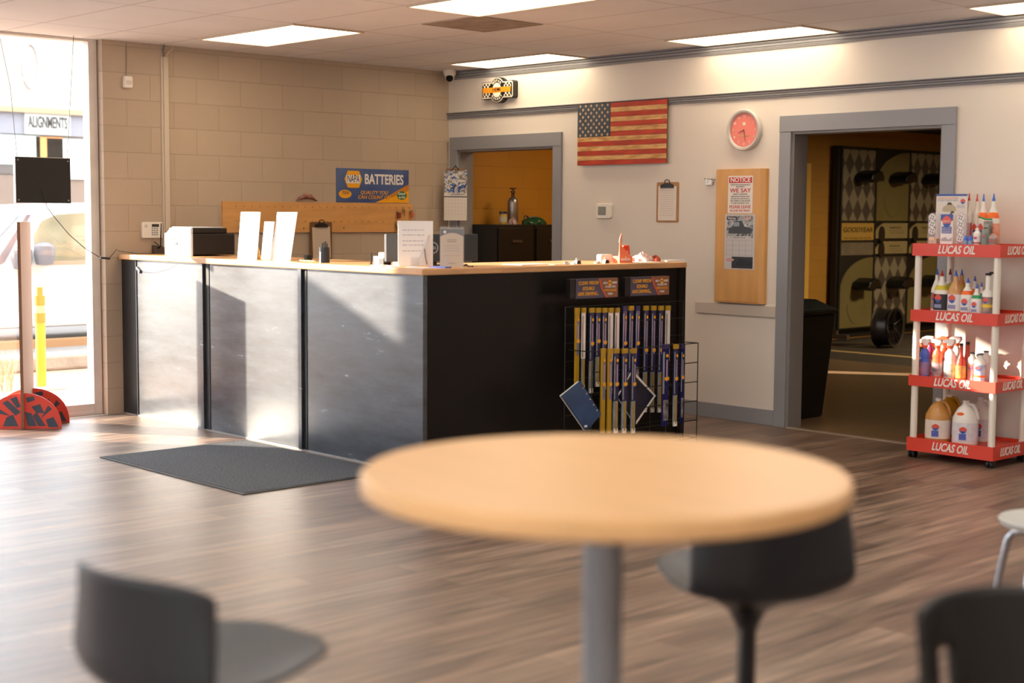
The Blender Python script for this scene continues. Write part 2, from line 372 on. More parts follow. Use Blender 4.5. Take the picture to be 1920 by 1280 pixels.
# ---- ceiling light panels (2 x 4 ft troffers in the tile grid)
m_dif = emis('light_diffuser', 'ffe8c6', 6.2); m_lfr = mat('light_frame', 'c9b49c', .5)
X0, Y1, T = .5734, .1062, .6096
def troffer(ax, row, label, group=None, y_hi=None):
    x0 = X0+ax*2*T; y1 = Y1-(row-1)*T; y0 = y1-T
    if y_hi is not None: y1 = min(y1, y_hi)
    t = thing('ceiling_light', label, 'ceiling light', ((x0+x0+2*T)/2, (y0+y1)/2, HC), 0, group)
    hx, hy = T, (y1-y0)/2
    G().box(-hx+.012, hx-.012, -hy+.012, hy-.012, -.007, -.001).build('diffuser', m_dif, t)
    g = G()
    for a in ((-hx, hx, -hy, -hy+.014), (-hx, hx, hy-.014, hy), (-hx, -hx+.014, -hy+.014, hy-.014), (hx-.014, hx, -hy+.014, hy-.014)): g.box(*a, -.012, -.0005)
    g.build('frame', m_lfr, t)
troffer(0, 1, 'lit ceiling panel near the security camera in the corner', y_hi=-.035)
troffer(2, 1, 'lit ceiling panel tight against the cornice above the red clock', y_hi=-.035)
troffer(4, 1, 'lit ceiling panel in the top right corner of the view', y_hi=-.035)
troffer(0, 5, 'lit ceiling panel above the left part of the counter')
troffer(2, 5, 'large lit ceiling panel beside the grey stained tile at the top')
m_dif = emis('fill_diffuser_back', 'fff6ea', 10)  # extra unseen panels added as fill, stronger than those in view
for ax, row in ((4, 5), (6, 6), (2, 10), (4, 10), (6, 10), (8, 10), (2, 15), (4, 15), (6, 15), (8, 15)):
    troffer(ax, row, 'added fill ceiling panel further back in the room out of view', 'added fill light panels behind the view')
st = G().box(X0+3*T+.012, X0+4*T-.012, Y1-4*T+T*0+.012-T*0-.0, Y1-3*T-.012, -.006, -.0008).build('ceiling_tile', mat('stained_tile', '9a8a7c', .95, var=.22, scale=9), loc=(0, 0, HC))
tag(st, 'stained grey ceiling tile beside the large light panel', 'ceiling tile')

# ================================================================== OUTSIDE
struct(G().box(-60, -.2, -30, 30, -.3, -.1).build('ground_outside', mat('dirt_ground', '96745a', .95, var=.25, scale=2.5, bump=.6, bscale=9)))
kb = G().box(-4.45, -4.05, -12.5, 10, -.1, .06).build('kerb', mat('kerb_concrete', '8c8072', .9, var=.2, scale=6, bump=.8, bscale=20), bevel=.03)
tag(kb, 'pale concrete kerb between the dirt strip and the parked van', 'kerb')
pv = G().box(-13.6, -4.45, -20, 16, -.1, -.06).build('road_pavement', mat('asphalt_pale', '6e6660', .95, var=.1, scale=3))
struct(pv)
# unseen wing wall, added to keep the sun off the further window bays
wg = G().box(-9, -4.6, -13.4, -12.9, -.1, 6.5).build('wall_sun_blocker_wing', mat('blocker_wing', 'a8a29a', .8, var=.05)); struct(wg)
struct(G().box(-2.3, -2.2, -7.2, -6.48, -.1, 2.9).box(-2.3, -2.2, -12.6, -7.2, -.1, 4.2).build('wall_sun_blocker_west', mat('blocker_paint', 'f0f1f6', .8, var=.05)))  # unseen screen added to keep sun off the floor and right counter panel
# building across the road
bx = -14.0
B = thing('shop_building', 'pale building across the lot with a grey fascia over dark shop windows', 'building', (bx, 2.2, -.1))
def by(px, py): p = onX(px, py, bx); return p.y-2.2, p.z+.1
zt = by(80, 213)[1]; zb = by(80, 253)[1]; zw = by(100, 330)[1]
G().box(-3, -.15, -9, 9, 0, 5.1).build('wall', mat('outside_wall', 'a89a8c', .8), B)
G().box(-.35, .0, -9, 9, zb, zt).build('fascia', mat('outside_fascia', '77747a', .7), B)
G().box(-.4, .1, -9, 9, zt, zt+.09).build('ledge', mat('outside_ledge', '98805c', .7), B)
G().box(-.15, -.08, -9, 9, 0, zw).build('lower_wall', mat('outside_brick', '735e50', .85, var=.08, scale=6), B)
for a, b in ((-9, -1.95), (-1.55, 1.3), (1.5, 5)):
    f = G().box(-.15, -.06, a+.1, b-.1, zw+.02, zb-.05).build('shop_window', mat('outside_pane', '453d3a', .3, var=.3, scale=3), B)
sy, sz = by(88, 231); 
G().box(.0, .04, sy-.42, sy+.42, sz-.2, sz+.2).build('sign_board', mat('white_sign', 'aaa69f', .6), B)
text('ALIGNMENTS', .19, mat('sign_ink', '14100e', .8), B, .045, sy, sz, width=.72, rz=PI/2, bold=.02, depth=.004)
oy, oz = by(63, 120)
g = G()
for k in range(28):
    a0, a1 = 2*PI*k/28, 2*PI*(k+1)/28
    g.prism([(oy+r_*.16*math.cos(a), oz+r_*.42*math.sin(a)) for a, r_ in ((a0, 1), (a1, 1), (a1, .8), (a0, .8))], -.03, 0)
o_ = g.build('wall_letter', mat('faint_letter', '8c8686', .7), B); o_.rotation_euler = (0, 0, PI/2); o_.location = (-.14, 0, 0)
# posters in the far shop window
for (px, py, w_, h_, cc) in ((95, 300, .5, .8, 'e0873c'), (135, 298, .9, .7, 'd9d6d2'), (20, 280, 1.1, .5, 'b8c8bc')):
    y_, z_ = by(px, py); G().box(-.05, -.03, y_-w_/2, y_+w_/2, z_-h_/2, z_+h_/2).build('window_poster', M(cc, .6), B)
# parked van
vx = -6.2
V = thing('parked_van', 'white van parked outside behind the kerb', 'van', (vx, 0, -.06))
def vy(px, py): p = onX(px, py, vx); return p.y, p.z+.06
r1 = vy(60, 396); r2 = vy(0, 492); rt = vy(120, 384)
body = [(-4.4, .25), (-4.4, .72), (-4.1, .92), (-3.2, 1.02), (r2[0]-.2, r2[1]+.02), (r1[0]-.05, r1[1]-.02), (r1[0]+.25, rt[1]-.01), (r1[0]+.9, rt[1]+.03), (3.6, rt[1]+.05), (3.9, rt[1]-.1), (3.95, .3), (3.9, .22)]
m_van = mat('van_paint', 'c4c2c0', .25, coat=.5)
g = G(); 
def vprism(g, poly, x0, x1):
    a = [g.b.verts.new((x0, y, z)) for y, z in poly]; c = [g.b.verts.new((x1, y, z)) for y, z in poly]
    g.b.faces.new(a); g.b.faces.new(c[::-1]); n = len(poly)
    for i in range(n): g.b.faces.new([a[(i+1) % n], a[i], c[i], c[(i+1) % n]])
    return g
vprism(g, body, 0, -1.9).build('body', m_van, V, bevel=.05)
wl = [vy(*q) for q in ((66, 492), (63, 440), (78, 414), (105, 402), (162, 398), (210, 398), (215, 484))]
vprism(G(), wl, .006, -.02).build('side_window', mat('van_glass', '77735e', .1, var=.35, scale=2.5), V)
vprism(G(), [vy(*q) for q in ((-6, 500), (0, 478), (50, 402), (58, 402), (8, 492))], .008, -.02).build('window_pillar_trim', mat('van_trim', '5c5058', .3), V)
a_, b_ = (r2[0]-.19, r2[1]+.04), (r1[0]-.06, r1[1]-.03)
G().quad([(-.1, a_[0]-.012, a_[1]+.01), (-1.8, a_[0]-.012, a_[1]+.01), (-1.75, b_[0]-.012, b_[1]+.01), (-.15, b_[0]-.012, b_[1]+.01)]).build('windshield', mat('windshield', '6d7a88', .1), V, solid=.01)
for px, py in ((72, 476), (30, 484)):
    y_, z_ = vy(px, py); G().lathe([(.02, -.13), (.1, -.12), (.13, 0), (.12, .1), (.05, .14)], 14, (.16, y_, z_), .7, 1).build('side_mirror', mat('mirror_shell', '5a585e', .4), V, smooth=True)
g = G(); z_ = vy(100, 645)[1]; g.box(-.02, .05, -3.0, 2.6, z_-.07, z_+.07).build('running_board', mat('tan_step', '8a6238', .6), V, bevel=.01)
z_ = vy(100, 492)[1]; G().box(-.01, .02, -1.0, 3.6, z_-.02, z_+.02).build('side_stripe', mat('van_stripe', '88755e', .5), V)
for y_ in (-3.3, 2.9): G().cyl((-.25, y_, .33), (.03, y_, .33), .33, seg=24).build('wheel', mat('tyre_rubber', '22201f', .8), V)
# bollard
bp_ = onZ(78, 729, -.1)
Bo = thing('bollard', 'yellow plastic marker post standing on the dirt outside the window', 'bollard', bp_)
G().cyl((0,0,.02), (0,0,.62), .045, seg=14).build('post', mat('yellow_post', 'b89400', .5), Bo, smooth=True)
G().cyl((0,0,.62), (0,0,.71), .05, seg=14).build('reflective_band', mat('dark_yellow', '987400', .4), Bo, smooth=True)
G().cyl((0,0,.71), (0,0,.78), .047, seg=14).build('reflective_band', mat('pale_band', 'b0a670', .4), Bo, smooth=True)
G().cyl((0,0,.78), (0,0,.87), .05, seg=14).cyl((0,0,.87), (0,0,.95), .03, seg=14).build('cap', mat('dark_yellow', '987400', .4), Bo, smooth=True)
G().box(-.16, .16, -.16, .16, -.005, .025).build('base_plate', mat('grey_base', 'a9a9a8', .7), Bo, bevel=.008)
g = G()
for k in range(260):
    c = onZ(random.uniform(-80, 24), random.uniform(712, 735), -.1); a = random.uniform(0, 2*PI); h = random.uniform(.1, .38); l = random.uniform(.02, .16)
    dx, dy = math.cos(a), math.sin(a); c = Vector(c)
    g.quad([c, c+Vector((dy*.006, -dx*.006, 0)), c+Vector((dx*l*.5+dy*.004, dy*l*.5-dx*.004, h*.7)), c+Vector((dx*l*.5, dy*l*.5, h*.7))])
    g.quad([c+Vector((dx*l*.5, dy*l*.5, h*.7)), c+Vector((dx*l*.5+dy*.004, dy*l*.5-dx*.004, h*.7)), c+Vector((dx*l, dy*l, h)), c+Vector((dx*l*.99, dy*l, h))])
gr = g.build('dry_grass', mat('dry_grass', '8a784c', .9)); tag(gr, 'tuft of dry yellow grass outside the window near the kerb', 'grass'); gr['kind'] = 'stuff'
# ================================================================== COUNTER
FY, CX, CE, ZT = -3.291, 3.623, -.950, 1.186
m_blk = mat('black_panel', '1c1e22', .5, spec=.2); N, L = nd(m_blk)
b = N['Principled BSDF']; tc = N.new('ShaderNodeTexCoord'); mp = N.new('ShaderNodeMapping'); mp.inputs['Scale'].default_value = (1.0, 1, 4.5); L.new(tc.outputs['Object'], mp.inputs[0])
n_ = N.new('ShaderNodeTexNoise'); n_.inputs['Scale'].default_value = 3.2; n_.inputs['Detail'].default_value = 9; n_.inputs['Roughness'].default_value = .65; L.new(mp.outputs[0], n_.inputs['Vector'])
L.new(math_(N, L, 'MULTIPLY_ADD', n_.outputs[0], .3, .45), b.inputs['Roughness'])
r_ = N.new('ShaderNodeValToRGB'); r_.color_ramp.elements[0].position = .3; r_.color_ramp.elements[1].position = .75
r_.color_ramp.elements[0].color = (*lin('20242a'), 1); r_.color_ramp.elements[1].color = (*lin('3c424c'), 1); L.new(n_.outputs[0], r_.inputs[0]); L.new(r_.outputs[0], b.inputs['Base Color'])
b.inputs['Coat Weight'].default_value = 1.0; b.inputs['Coat IOR'].default_value = 1.8; L.new(math_(N, L, 'MULTIPLY_ADD', n_.outputs[0], .26, .10), b.inputs['Coat Roughness'])
m_stile = mat('black_stile', '121316', .35); m_dark = mat('black_side_panel', '0e0b09', .45, spec=.3, var=.15, scale=3)
m_top = mat('counter_wood', 'c8986a', .38, var=.14, scale=5, stretch=(1, 1, 6)); m_topw = m_top
ct = thing('reception_counter', 'L-shaped black panelled reception counter with a light wood top', 'counter', (0, 0, 0))
for a, b_ in ((.235, 1.165), (1.26, 2.365), (2.44, 3.55)):
    G().box(a, b_, FY, FY+.02, .012, ZT).build('front_panel', m_blk, ct)
for a, b_, d in ((.012, .235, .006), (1.165, 1.20, .02), (2.365, 2.40, .02), (3.55, CX, .012)):
    G().box(a, b_, FY-d, FY+.02, .012, ZT-.001).build('stile', m_blk if d != .006 else m_stile, ct)
for a, b_ in ((1.20, 1.26), (2.40, 2.44)):
    G().box(a, b_, FY-.004, FY+.02, .012, ZT-.001).build('groove_strip', mat('groove_black', '080808', .5), ct)
G().box(.012, CX, FY-.002, FY+.02, 0, .012).build('kick_edge', mat('worn_edge', '8d8a88', .6), ct)
G().box(CX-.02, CX, FY+.02, CE, 0, ZT).build('side_panel', m_dark, ct)
G().box(CX-.0, CX+.012, CE-.07, CE, 0, ZT-.001).build('end_post', m_dark, ct)
G().box(.012, CX-.02, FY+.02, -2.75, .0, .01).box(.012, 3.0, -2.75, -2.73, 0, ZT).box(3.0, 3.02, -2.73, CE, 0, ZT).box(3.02, CX-.02, CE-.02, CE, 0, ZT).build('inner_panel', m_dark, ct)
G().box(.012, CX+.014, FY-.03, -2.68, ZT, ZT+.039).box(2.94, CX+.014, -2.68, CE+.01, ZT, ZT+.039).build('worktop', m_top, ct, bevel=.006)
TZ = ZT+.039+.0005
# wiper strip on the left end of the panel
G().box(.24, .30, FY-.014, FY-.0005, 1.10, 1.125, ry=.5, piv=(.27, 0, 1.11)).build('scuff_plate', mat('dull_metal', '77787a', .4, metal=.5), ct)

# mat
ma, mb, mc = onZ(187, 858, 0), onZ(458, 928, 0), onZ(456, 824, 0)
Mx = thing('floor_mat', 'dark grey ribbed floor mat lying in front of the black counter', 'mat', (ma.x, ma.y, 0))
wx, wy = mb.x-ma.x, FY-.05-ma.y
G().box(.02, wx-.02, .02, wy-.02, .003, .010).build('carpet', mat('mat_carpet', '5e6064', .95, spec=.1, var=.45, scale=90, bump=1, bscale=160), Mx)
G().box(0, wx, 0, .022, 0, .007).box(0, wx, wy-.022, wy, 0, .007).box(0, .022, .022, wy-.022, 0, .007).box(wx-.022, wx, .022, wy-.022, 0, .007).build('rubber_border', mat('mat_rubber', '2a2a2c', .6), Mx)

# cardboard standee
st0 = onZ(43, 808, 0); q = Vector((-.8, .6, 0)); ang = math.atan2(.595, -.80); st0 = st0+Vector((-.085, .04, 0))
Sd = thing('cardboard_standee', 'tall cardboard display panel on red half-round feet by the window', 'display stand', (st0.x, st0.y, 0), ang)
zt_ = 1.47
G().box(0, .37, -.004, .004, 0, zt_).build('panel', mat('cardboard_face', 'd8b8a4', .8, var=.05, scale=3), Sd)
g = G(); g.box(-.007, 0, -.010, .010, 0, zt_).build('panel_edge', mat('corrugated_edge', '7b5640', .9, var=.35, scale=150), Sd)
def foot(px):
    t = bpy.data.objects.new('foot', bpy.data.meshes.new('foot')); 
    g = G(); n = 28
    poly = [(.262*math.cos(PI*i/n), .255*math.sin(PI*i/n)**.85 if 0 < i < n else 0) for i in range(n+1)]
    a = [g.b.verts.new((px-.005, y, z)) for y, z in poly]; c = [g.b.verts.new((px+.005, y, z)) for y, z in poly]
    g.b.faces.new(a); g.b.faces.new(c[::-1])
    for i in range(len(a)): g.b.faces.new([a[(i+1) % len(a)], a[i], c[i], c[(i+1) % len(a)]])
    f = g.build('foot', mat('red_print', 'cf3f2c', .5), Sd)
    # slate tread pattern printed on the outer face
    g = G(); x = px-.0056
    def pl(pts): g.quad([(x, -y*.9, z*.93) for y, z in pts])
    # local -Y is screen right; build chevrons and bars
    pl([(.03,.02),(.10,.02),(.06,.12),(.01,.13)]); pl([(.11,.02),(.17,.02),(.10,.13),(.07,.10)]); pl([(.06,.17),(.13,.19),(.16,.12),(.10,.12)])
    pl([(.19,.01),(.27,.01),(.23,.09),(.17,.07)]); pl([(.13,.07),(.16,.10),(.22,.15),(.19,.18)]); pl([(.03,.20),(.09,.22),(.08,.25),(.02,.24)])
    pl([(-.04,.02),(-.16,.02),(-.13,.09),(-.08,.11)]); pl([(-.02,.13),(-.06,.10),(-.16,.20),(-.12,.22)]); pl([(-.10,.10),(-.20,.12),(-.22,.17),(-.19,.16)])
    pl([(-.20,.03),(-.27,.03),(-.24,.10),(-.20,.09)]); pl([(-.02,.17),(-.05,.16),(-.10,.23),(-.05,.25)])
    g.build('tread_pattern', mat('slate_print', '39404e', .5), f)
foot(.03); foot(.33)

# hanging black sign in the window
h0, h1 = onX(27, 294, .05), onX(132, 381, .05)
Hs = thing('hanging_sign', 'black sign board hanging on two thin wires in the window', 'sign', (.05, (h0.y+h1.y)/2, (h0.z+h1.z)/2), PI/2)
hw, hh = (h1.y-h0.y)/2, (h0.z-h1.z)/2
G().box(-hw, hw, -.012, .012, -hh, hh).build('board', mat('black_board', '14110f', .6), Hs, bevel=.003)
G().box(-hw-.004, -hw, -.014, .014, -hh, hh).box(-hw-.004, hw, -.014, .014, hh, hh+.004).build('edge_strip', mat('light_edge', 'd8d4d0', .5), Hs)
for sx_ in (-1, 1):
    G().tube([(sx_*(hw-.02), 0, hh), (sx_*(hw+.02), 0, hh+.5), (sx_*(hw+.10) if sx_ < 0 else hw+.05, 0, HC-Hs.location.z-.001)], .0022, 6).build('wire', mat('thin_wire', '3c342e', .6), Hs)
    for sz_ in (-1, 1): G().cyl((sx_*(hw-.02), -.0145, sz_*(hh-.02)), (sx_*(hw-.02), -.012, sz_*(hh-.02)), .006, seg=8).build('screw', mat('screw_metal', 'a8a4a0', .3, metal=.8), Hs)
def P3(pts): return [tuple(p) for p in pts]
cbp = [(.075, h0.y+.20, h1.z+.10), tuple(onX(88, 388, .072)), tuple(onX(103, 408, .06)), tuple(onX(130, 440, .05)), tuple(onX(160, 466, .04)), tuple(onX(188, 483, .02))]
cb = thing('sign_cable', 'thin black cable running from the hanging sign to the counter end', 'cable', (0, 0, 0))
G().tube(cbp, .003, 6).tube([tuple(onX(205, 484, .02)), (.02, -3.34, 1.262), (.03, -3.33, 1.249), (.10, -3.20, 1.2285), (.2, -3.0, 1.2285), (.22, -2.8, 1.2285)], .0022, 6).build('cord', mat('cord_black', '1a1816', .5), cb)
p0, p1 = onX(188, 483, .02), onX(206, 484.5, .02)
G().cyl(p0, p1, .008, seg=8).build('connector', mat('cord_black', '1a1816', .5), cb)

# ================================================================== ITEMS ON THE BLOCK WALL
def onA(px, py): p = onX(px, py, 0); return p.y, p.z
def onB(px, py): p = onY(px, py, 0); return p.x, p.z
def thA(name, label, cat, px, py, d=0, group=None): y, z = onA(px, py); return thing(name, label, cat, (d, y, z), PI/2, group)
def thB(name, label, cat, px, py, d=0, group=None): x, z = onB(px, py); return thing(name, label, cat, (x, -d, z), 0, group)
# surface raceway
t = thA('wall_raceway', 'pale vertical cable cover running down the block wall beside the keypad', 'cable cover', 309, 300)
zc = t.location.z
G().box(-.028, -.012, -.012, 0, TZ-zc, 2.74-zc).box(-.012, .028, -.024, 0, TZ-zc, 2.74-zc).build('cover', mat('raceway', 'c9bba8', .5), t)
G().tube([(0, -.012, 2.74-zc), (-.01, -.015, 2.79-zc), (.0, -.012, HC-zc-.001)], .006, 6).build('wire', mat('grey_wire', '6b7078', .5), t)
G().tube([(.01, -.012, 2.74-zc), (.03, -.015, 2.77-zc), (.07, -.02, 2.81-zc), (.075, -.01, HC-zc-.001)], .004, 6).build('wire', mat('cream_wire', 'd8c8a8', .5), t)
# motion sensor
t = thA('motion_sensor', 'small white motion sensor high on the block wall by the window', 'sensor', 237, 154)
G().prism(rrect(-.034, .034, -.045, .045, .012), -.04, 0).build('housing', mat('white_plastic', 'ece6dc', .4), t, bevel=.006)
G().prism(rrect(-.024, .024, -.02, .012, .006), -.043, -.0405).build('lens', mat('lens_plastic', 'd8d2c8', .25), t)
G().tube([(0, -.005, .045), (-.01, -.012, .07), (.0, -.004, .1), (0, -.004, HC-t.location.z-.001)], .002, 5).build('wire', mat('thin_wire2', '8f7c6c', .6), t)
# keypad
t = thA('alarm_keypad', 'white alarm keypad on the block wall left of the cable cover', 'keypad', 283, 431)
G().prism(rrect(-.088, .088, -.062, .062, .008), -.026, 0).build('housing', mat('white_plastic', 'ece6dc', .4), t, bevel=.004)
decal(rect(-.006, .055, .024, .046), mat('lcd', '3b3a34', .25), t, -.0261, 'display')
g = G()
for i in range(4):
    for j in range(3): g.box(-.008+j*.02, .004+j*.02, -.029, -.026, .008-i*.016, .017-i*.016)
g.build('keys', mat('key_grey', '8a8f96', .4), t)
G().cyl((-.055, -.027, .03), (-.055, -.026, .03), .014, seg=14).build('speaker_grille', mat('grille', 'c8c2ba', .5), t)
# security camera in the corner under the ceiling
p = onX(840, 140, .16)
t = thing('security_camera', 'white dome security camera in the ceiling corner', 'security camera', (.13, -.10, HC))
G().lathe([(.060, 0), (.060, -.02), (.052, -.045), (.034, -.06)], 24).build('mount', mat('white_plastic', 'ece6dc', .4), t, smooth=True)
dv = Vector((.62, -.62, -.48)).normalized(); c0 = Vector((0, 0, -.058))
g = G(); g.lathe([(.001, -.044), (.022, -.04), (.038, -.022), (.044, 0), (.038, .022), (.022, .04), (.001, .044)], 20, tuple(c0)); g.build('ball', mat('white_plastic', 'ece6dc', .4), t, smooth=True)
G().cyl(c0+dv*.030, c0+dv*.047, .034, .028, 20).build('lens', mat('camera_black', '0b0b0c', .15), t)
# key board with hooks
y0, z1 = onA(415, 377); y1, z0 = onA(771, 435); kc = ((y0+y1)/2, (z0+z1)/2)
KB = thing('key_board', 'long light wood key board with rows of small hooks on the block wall', 'key rack', (.0, kc[0], kc[1]), PI/2)
kw, kh = (y1-y0)/2, (z1-z0)/2
G().box(-kw, kw, -.02, -.0, -kh, kh).build('board', mat('birch_board', 'd29a5a', .45, var=.10, scale=3, stretch=(1, 1, 8)), KB, bevel=.002)
hk = None
xs = [-kw+.12+i*.075 for i in range(int((2*kw-.14)/.075)+1)]
for zz in (kh-.035, -.01-.02):
    for x in xs:
        if hk is None:
            hk = G().tube([(0, -.0195, 0), (0, -.032, 0), (0, -.036, -.006), (0, -.032, -.013)], .0016, 5).build('hook', mat('brass', 'b08440', .35, metal=.9), KB, (x, 0, zz))
        else:
            h_ = hk.copy(); C.objects.link(h_); h_.location = (x, 0, zz)
for px, py in ((456, 398), (567, 428), (642, 427), (770, 395)):
    y_, z_ = onA(px, py); G().cyl((y_-kc[0], -.0215, z_-kc[1]), (y_-kc[0], -.020, z_-kc[1]), .006, seg=8).build('screw', mat('black_screw', '1c1612', .4), KB)
# keys
def keyset(px, py, label, fob, n=2, fz=-.05, black=False):
    y_, z_ = onA(px, py)
    t = thing('key_ring', label, 'keys', (.034, y_, z_), PI/2, 'key rings hanging on the key board')
    g = G(); g.tube([(.012*math.cos(a*PI/8), 0, -.012+.012*math.sin(a*PI/8)) for a in range(17)], .0012, 5); g.build('ring', mat('steel', 'a0a0a0', .3, metal=.9), t)
    for i in range(n):
        a = -.25+.3*i
        g = G(); g.box(-.011, .011, -.0015+.002*i, .0005+.002*i, -.045, -.022, ry=a, piv=(0, 0, -.02)); g.box(-.004, .004, -.0015+.002*i, .0005+.002*i, -.085, -.045, ry=a, piv=(0, 0, -.02))
        g.build('key', mat('key_steel', '8a8070', .35, metal=.8), t)
    if fob: G().prism(rrect(.0, .032, fz-.03, fz+.022, .008), -.01, -.003).build('fob', M(fob, .5), t, bevel=.002)
    return t
keyset(741, 392, 'key ring with a dark red fob on the key board, upper row', '8a2f22', 2)
keyset(752, 388, 'single small key hanging between the red and orange fobs', None, 1)
keyset(765, 391, 'key ring with an orange fob at the right end of the key board', 'c2582c', 1)
keyset(739, 416, 'key ring with a white tag and long keys, lower row of the board', 'efe8dc', 2, fz=-.01)
keyset(751, 419, 'key ring with a black fob half behind the white card', '1a1818', 1)
t = keyset(446, 418, 'bunch of black keys at the left end of the key board', '141212', 2)
# red rag above the board
y_, z_ = onA(573, 377); rg = G()
rg.grid(lambda u, v: (-.10+.2*u, -.03*(1-abs(2*v-1))+.0-.004-.012*v, .055*math.sin(PI*u)**.7*(.3+.7*v)+.008*math.sin(19*u)*v), 16, 5)
r0 = rg.build('shop_rag', mat('faded_red_cloth', 'a06a5c', .9, var=.2, scale=30), None, (0, y_, z_+.002), PI/2, smooth=True, solid=.003)
tag(r0, 'faded red rag tucked behind the top edge of the key board', 'rag')
# NAPA sign
y0, z1 = onA(630, 314.5); y1, z0 = onA(765.5, 380.5)
NS = thing('battery_sign', 'blue and yellow battery advertising sign on the block wall', 'sign', (.0, (y0+y1)/2, (z0+z1)/2), PI/2)
a, c = (y1-y0)/2, (z1-z0)/2; fy = -.008
m_nb = mat('sign_blue', '20376a', .35, var=.35, scale=2.2, col2='5a7099'); m_ny = mat('sign_yellow', 'f0a818', .4); m_wh = mat('print_white', 'efe9e2', .45); m_gr = mat('print_green', '2c6b45', .4); m_nv = mat('print_navy', '1b2550', .4)
G().box(-a, a, -.006, 0, -c, c).build('board', m_nb, NS)
decal([(.02, -c), (a, -c), (a, -.01*c), (a*.55, -c*.55)], m_ny, NS, -.0062, 'yellow_sweep')
decal([(a*.35, -c*.83), (a, -c*.25), (a, .02), (a*.4, -c*.6)], mat('print_amber', 'c9812a', .4), NS, -.0064, 'amber_sweep')
hx = -a+.235*a*1.78+.0; hx = -a*.56; 
decal([(hx-.23*a, c*.36), (hx-.14*a, c*.86), (hx+.16*a, c*.86), (hx+.25*a, c*.36), (hx+.16*a, -c*.14), (hx-.14*a, -c*.14)], m_ny, NS, -.0074, 'hexagon')
decal(rect(hx-.18*a, hx+.19*a, c*.12, c*.61), m_wh, NS, -.0088, 'hexagon_band')
text('NAPA', .064, m_nv, NS, hx+.005*a, -.0092, c*.365, width=.33*a, bold=.012)
text('BATTERIES', .084, m_wh, NS, a*.30, -.0066, c*.36, width=1.08*a, bold=.035)
text('QUALITY YOU', .031, m_ny, NS, a*.02, -.0072, -c*.42, width=.76*a, bold=.012, shear=.2)
text('CAN COUNT ON', .031, m_ny, NS, a*.02, -.0084, -c*.70, width=.9*a, bold=.012, shear=.2)
decal(ell(-a*.77, -c*.52, a*.17, c*.25), m_ny, NS, -.0066, 'oval_logo'); text('TEV', .026, m_nv, NS, -a*.77, -.0078, -c*.46, width=a*.2, bold=.012, shear=.2)
decal(ell(a*.80, -c*.55, a*.14, c*.26), m_gr, NS, -.0076, 'round_logo'); text('Good', .022, m_wh, NS, a*.79, -.0092, -c*.44, width=a*.2, bold=.02); text('to Go!', .021, m_wh, NS, a*.80, -.0092, -c*.66, width=a*.18, bold=.02)
# clipboard (brown) leaning on the wall behind the counter
def clipboard(t, w_, h_, m_b, paper, clipm, px_=0, prot=0, pz=0):
    G().prism(rrect(-w_/2, w_/2, -h_/2, h_/2, .012), -.004, 0).build('board', m_b, t)
    p_ = G().box(-w_*.42+px_, w_*.40+px_, -.0062, -.0042, -h_*.45+pz, h_*.40+pz).build('paper', paper, t); p_.rotation_euler = (0, prot, 0)
    lines(t, -w_*.33+px_, w_*.3+px_, [h_*.34-i*h_*.055+pz for i in range(13)], mat('faint_ink', 'a79c96', .7), -.0064, h_*.006)
    g = G(); g.prism([(-w_*.3, h_/2-.045), (w_*.3, h_/2-.045), (w_*.26, h_/2-.02), (w_*.1, h_/2-.008), (-w_*.1, h_/2-.008), (-w_*.26, h_/2-.02)], -.018, -.0044)
    g.tube([(-w_*.12, -.012, h_/2-.012), (-w_*.1, -.014, h_/2+.012), (0, -.014, h_/2+.02), (w_*.1, -.014, h_/2+.012), (w_*.12, -.012, h_/2-.012)], .004, 6)
    g.build('clip', clipm, t, bevel=.002)
y0, z1 = onX(581, 416, .026).yz; y1, z0 = onX(622, 486, .026).yz
t = thing('clipboard', 'brown clipboard with a lined sheet hanging over the key board', 'clipboard', (.026, (y0+y1)/2, (z0+z1)/2), PI/2)
clipboard(t, y1-y0, z1-z0, mat('hardboard', '6e4a28', .5, var=.15, scale=6), mat('paper_beige', 'd2bda6', .7), mat('clip_dark', '2a2420', .35, metal=.5), .005, -.04, -.01)
# wall calendar at the corner of the first opening
y0, z1 = onX(833, 320, .04).yz; y1, z0 = onX(876, 414, .04).yz
t = thing('wall_calendar', 'calendar with a sports photo hanging beside the orange storeroom opening', 'calendar', (.04, (y0+y1)/2+.0, (z0+z1)/2), PI/2+.0)
# it hangs in front of the corner, so face the room
cw, ch = (y1-y0)/2, (z1-z0)/2
t.location = (.10, -.155, (z0+z1)/2); cxx = onD(854, 366, 13.15); t.location = (cxx.x, cxx.y, cxx.z); t.rotation_euler = (0, 0, PI*.27); cw = 21.5*13.15/F; ch = 47*13.15/F
G().box(-cw, cw, -.003, 0, -ch, ch).build('page', mat('calendar_page', 'd8cfc4', .6), t)
decal(rect(-cw, cw, ch*.08, ch), photo_mat('sports_photo', ['20242e', '2b4c94', 'c8c4bc', '6f6a62', 'b8b0a4'], 16), t, -.0035, 'photo')
decal(rect(-cw, cw, -ch*.08, -ch*.04), m_nv, t, -.0035, 'week_bar'); text('SEPTEMBER 2021', .014, mat('calendar_ink', '4a4038', .6), t, .02, -.004, ch*.03, width=cw*1.2)
g = G()
for r in range(5):
    for c_ in range(7): g.box(-cw*.85+c_*cw*.27, -cw*.80+c_*cw*.27, -.0042, -.003, -ch*.2-r*ch*.14, -ch*.17-r*ch*.14)
g.build('dates', mat('faint_ink', 'a79c96', .7), t)
G().box(-cw*.8, cw*.8, -.01, 0, ch, ch+.012).build('hanger_bar', mat('brown_bar', '8a5a28', .5), t); G().tube([(-.03, -.008, ch), (0, -.01, ch+.04), (.03, -.008, ch)], .005, 6).build('clip', mat('clip_dark', '2a2420', .35, metal=.5), t)
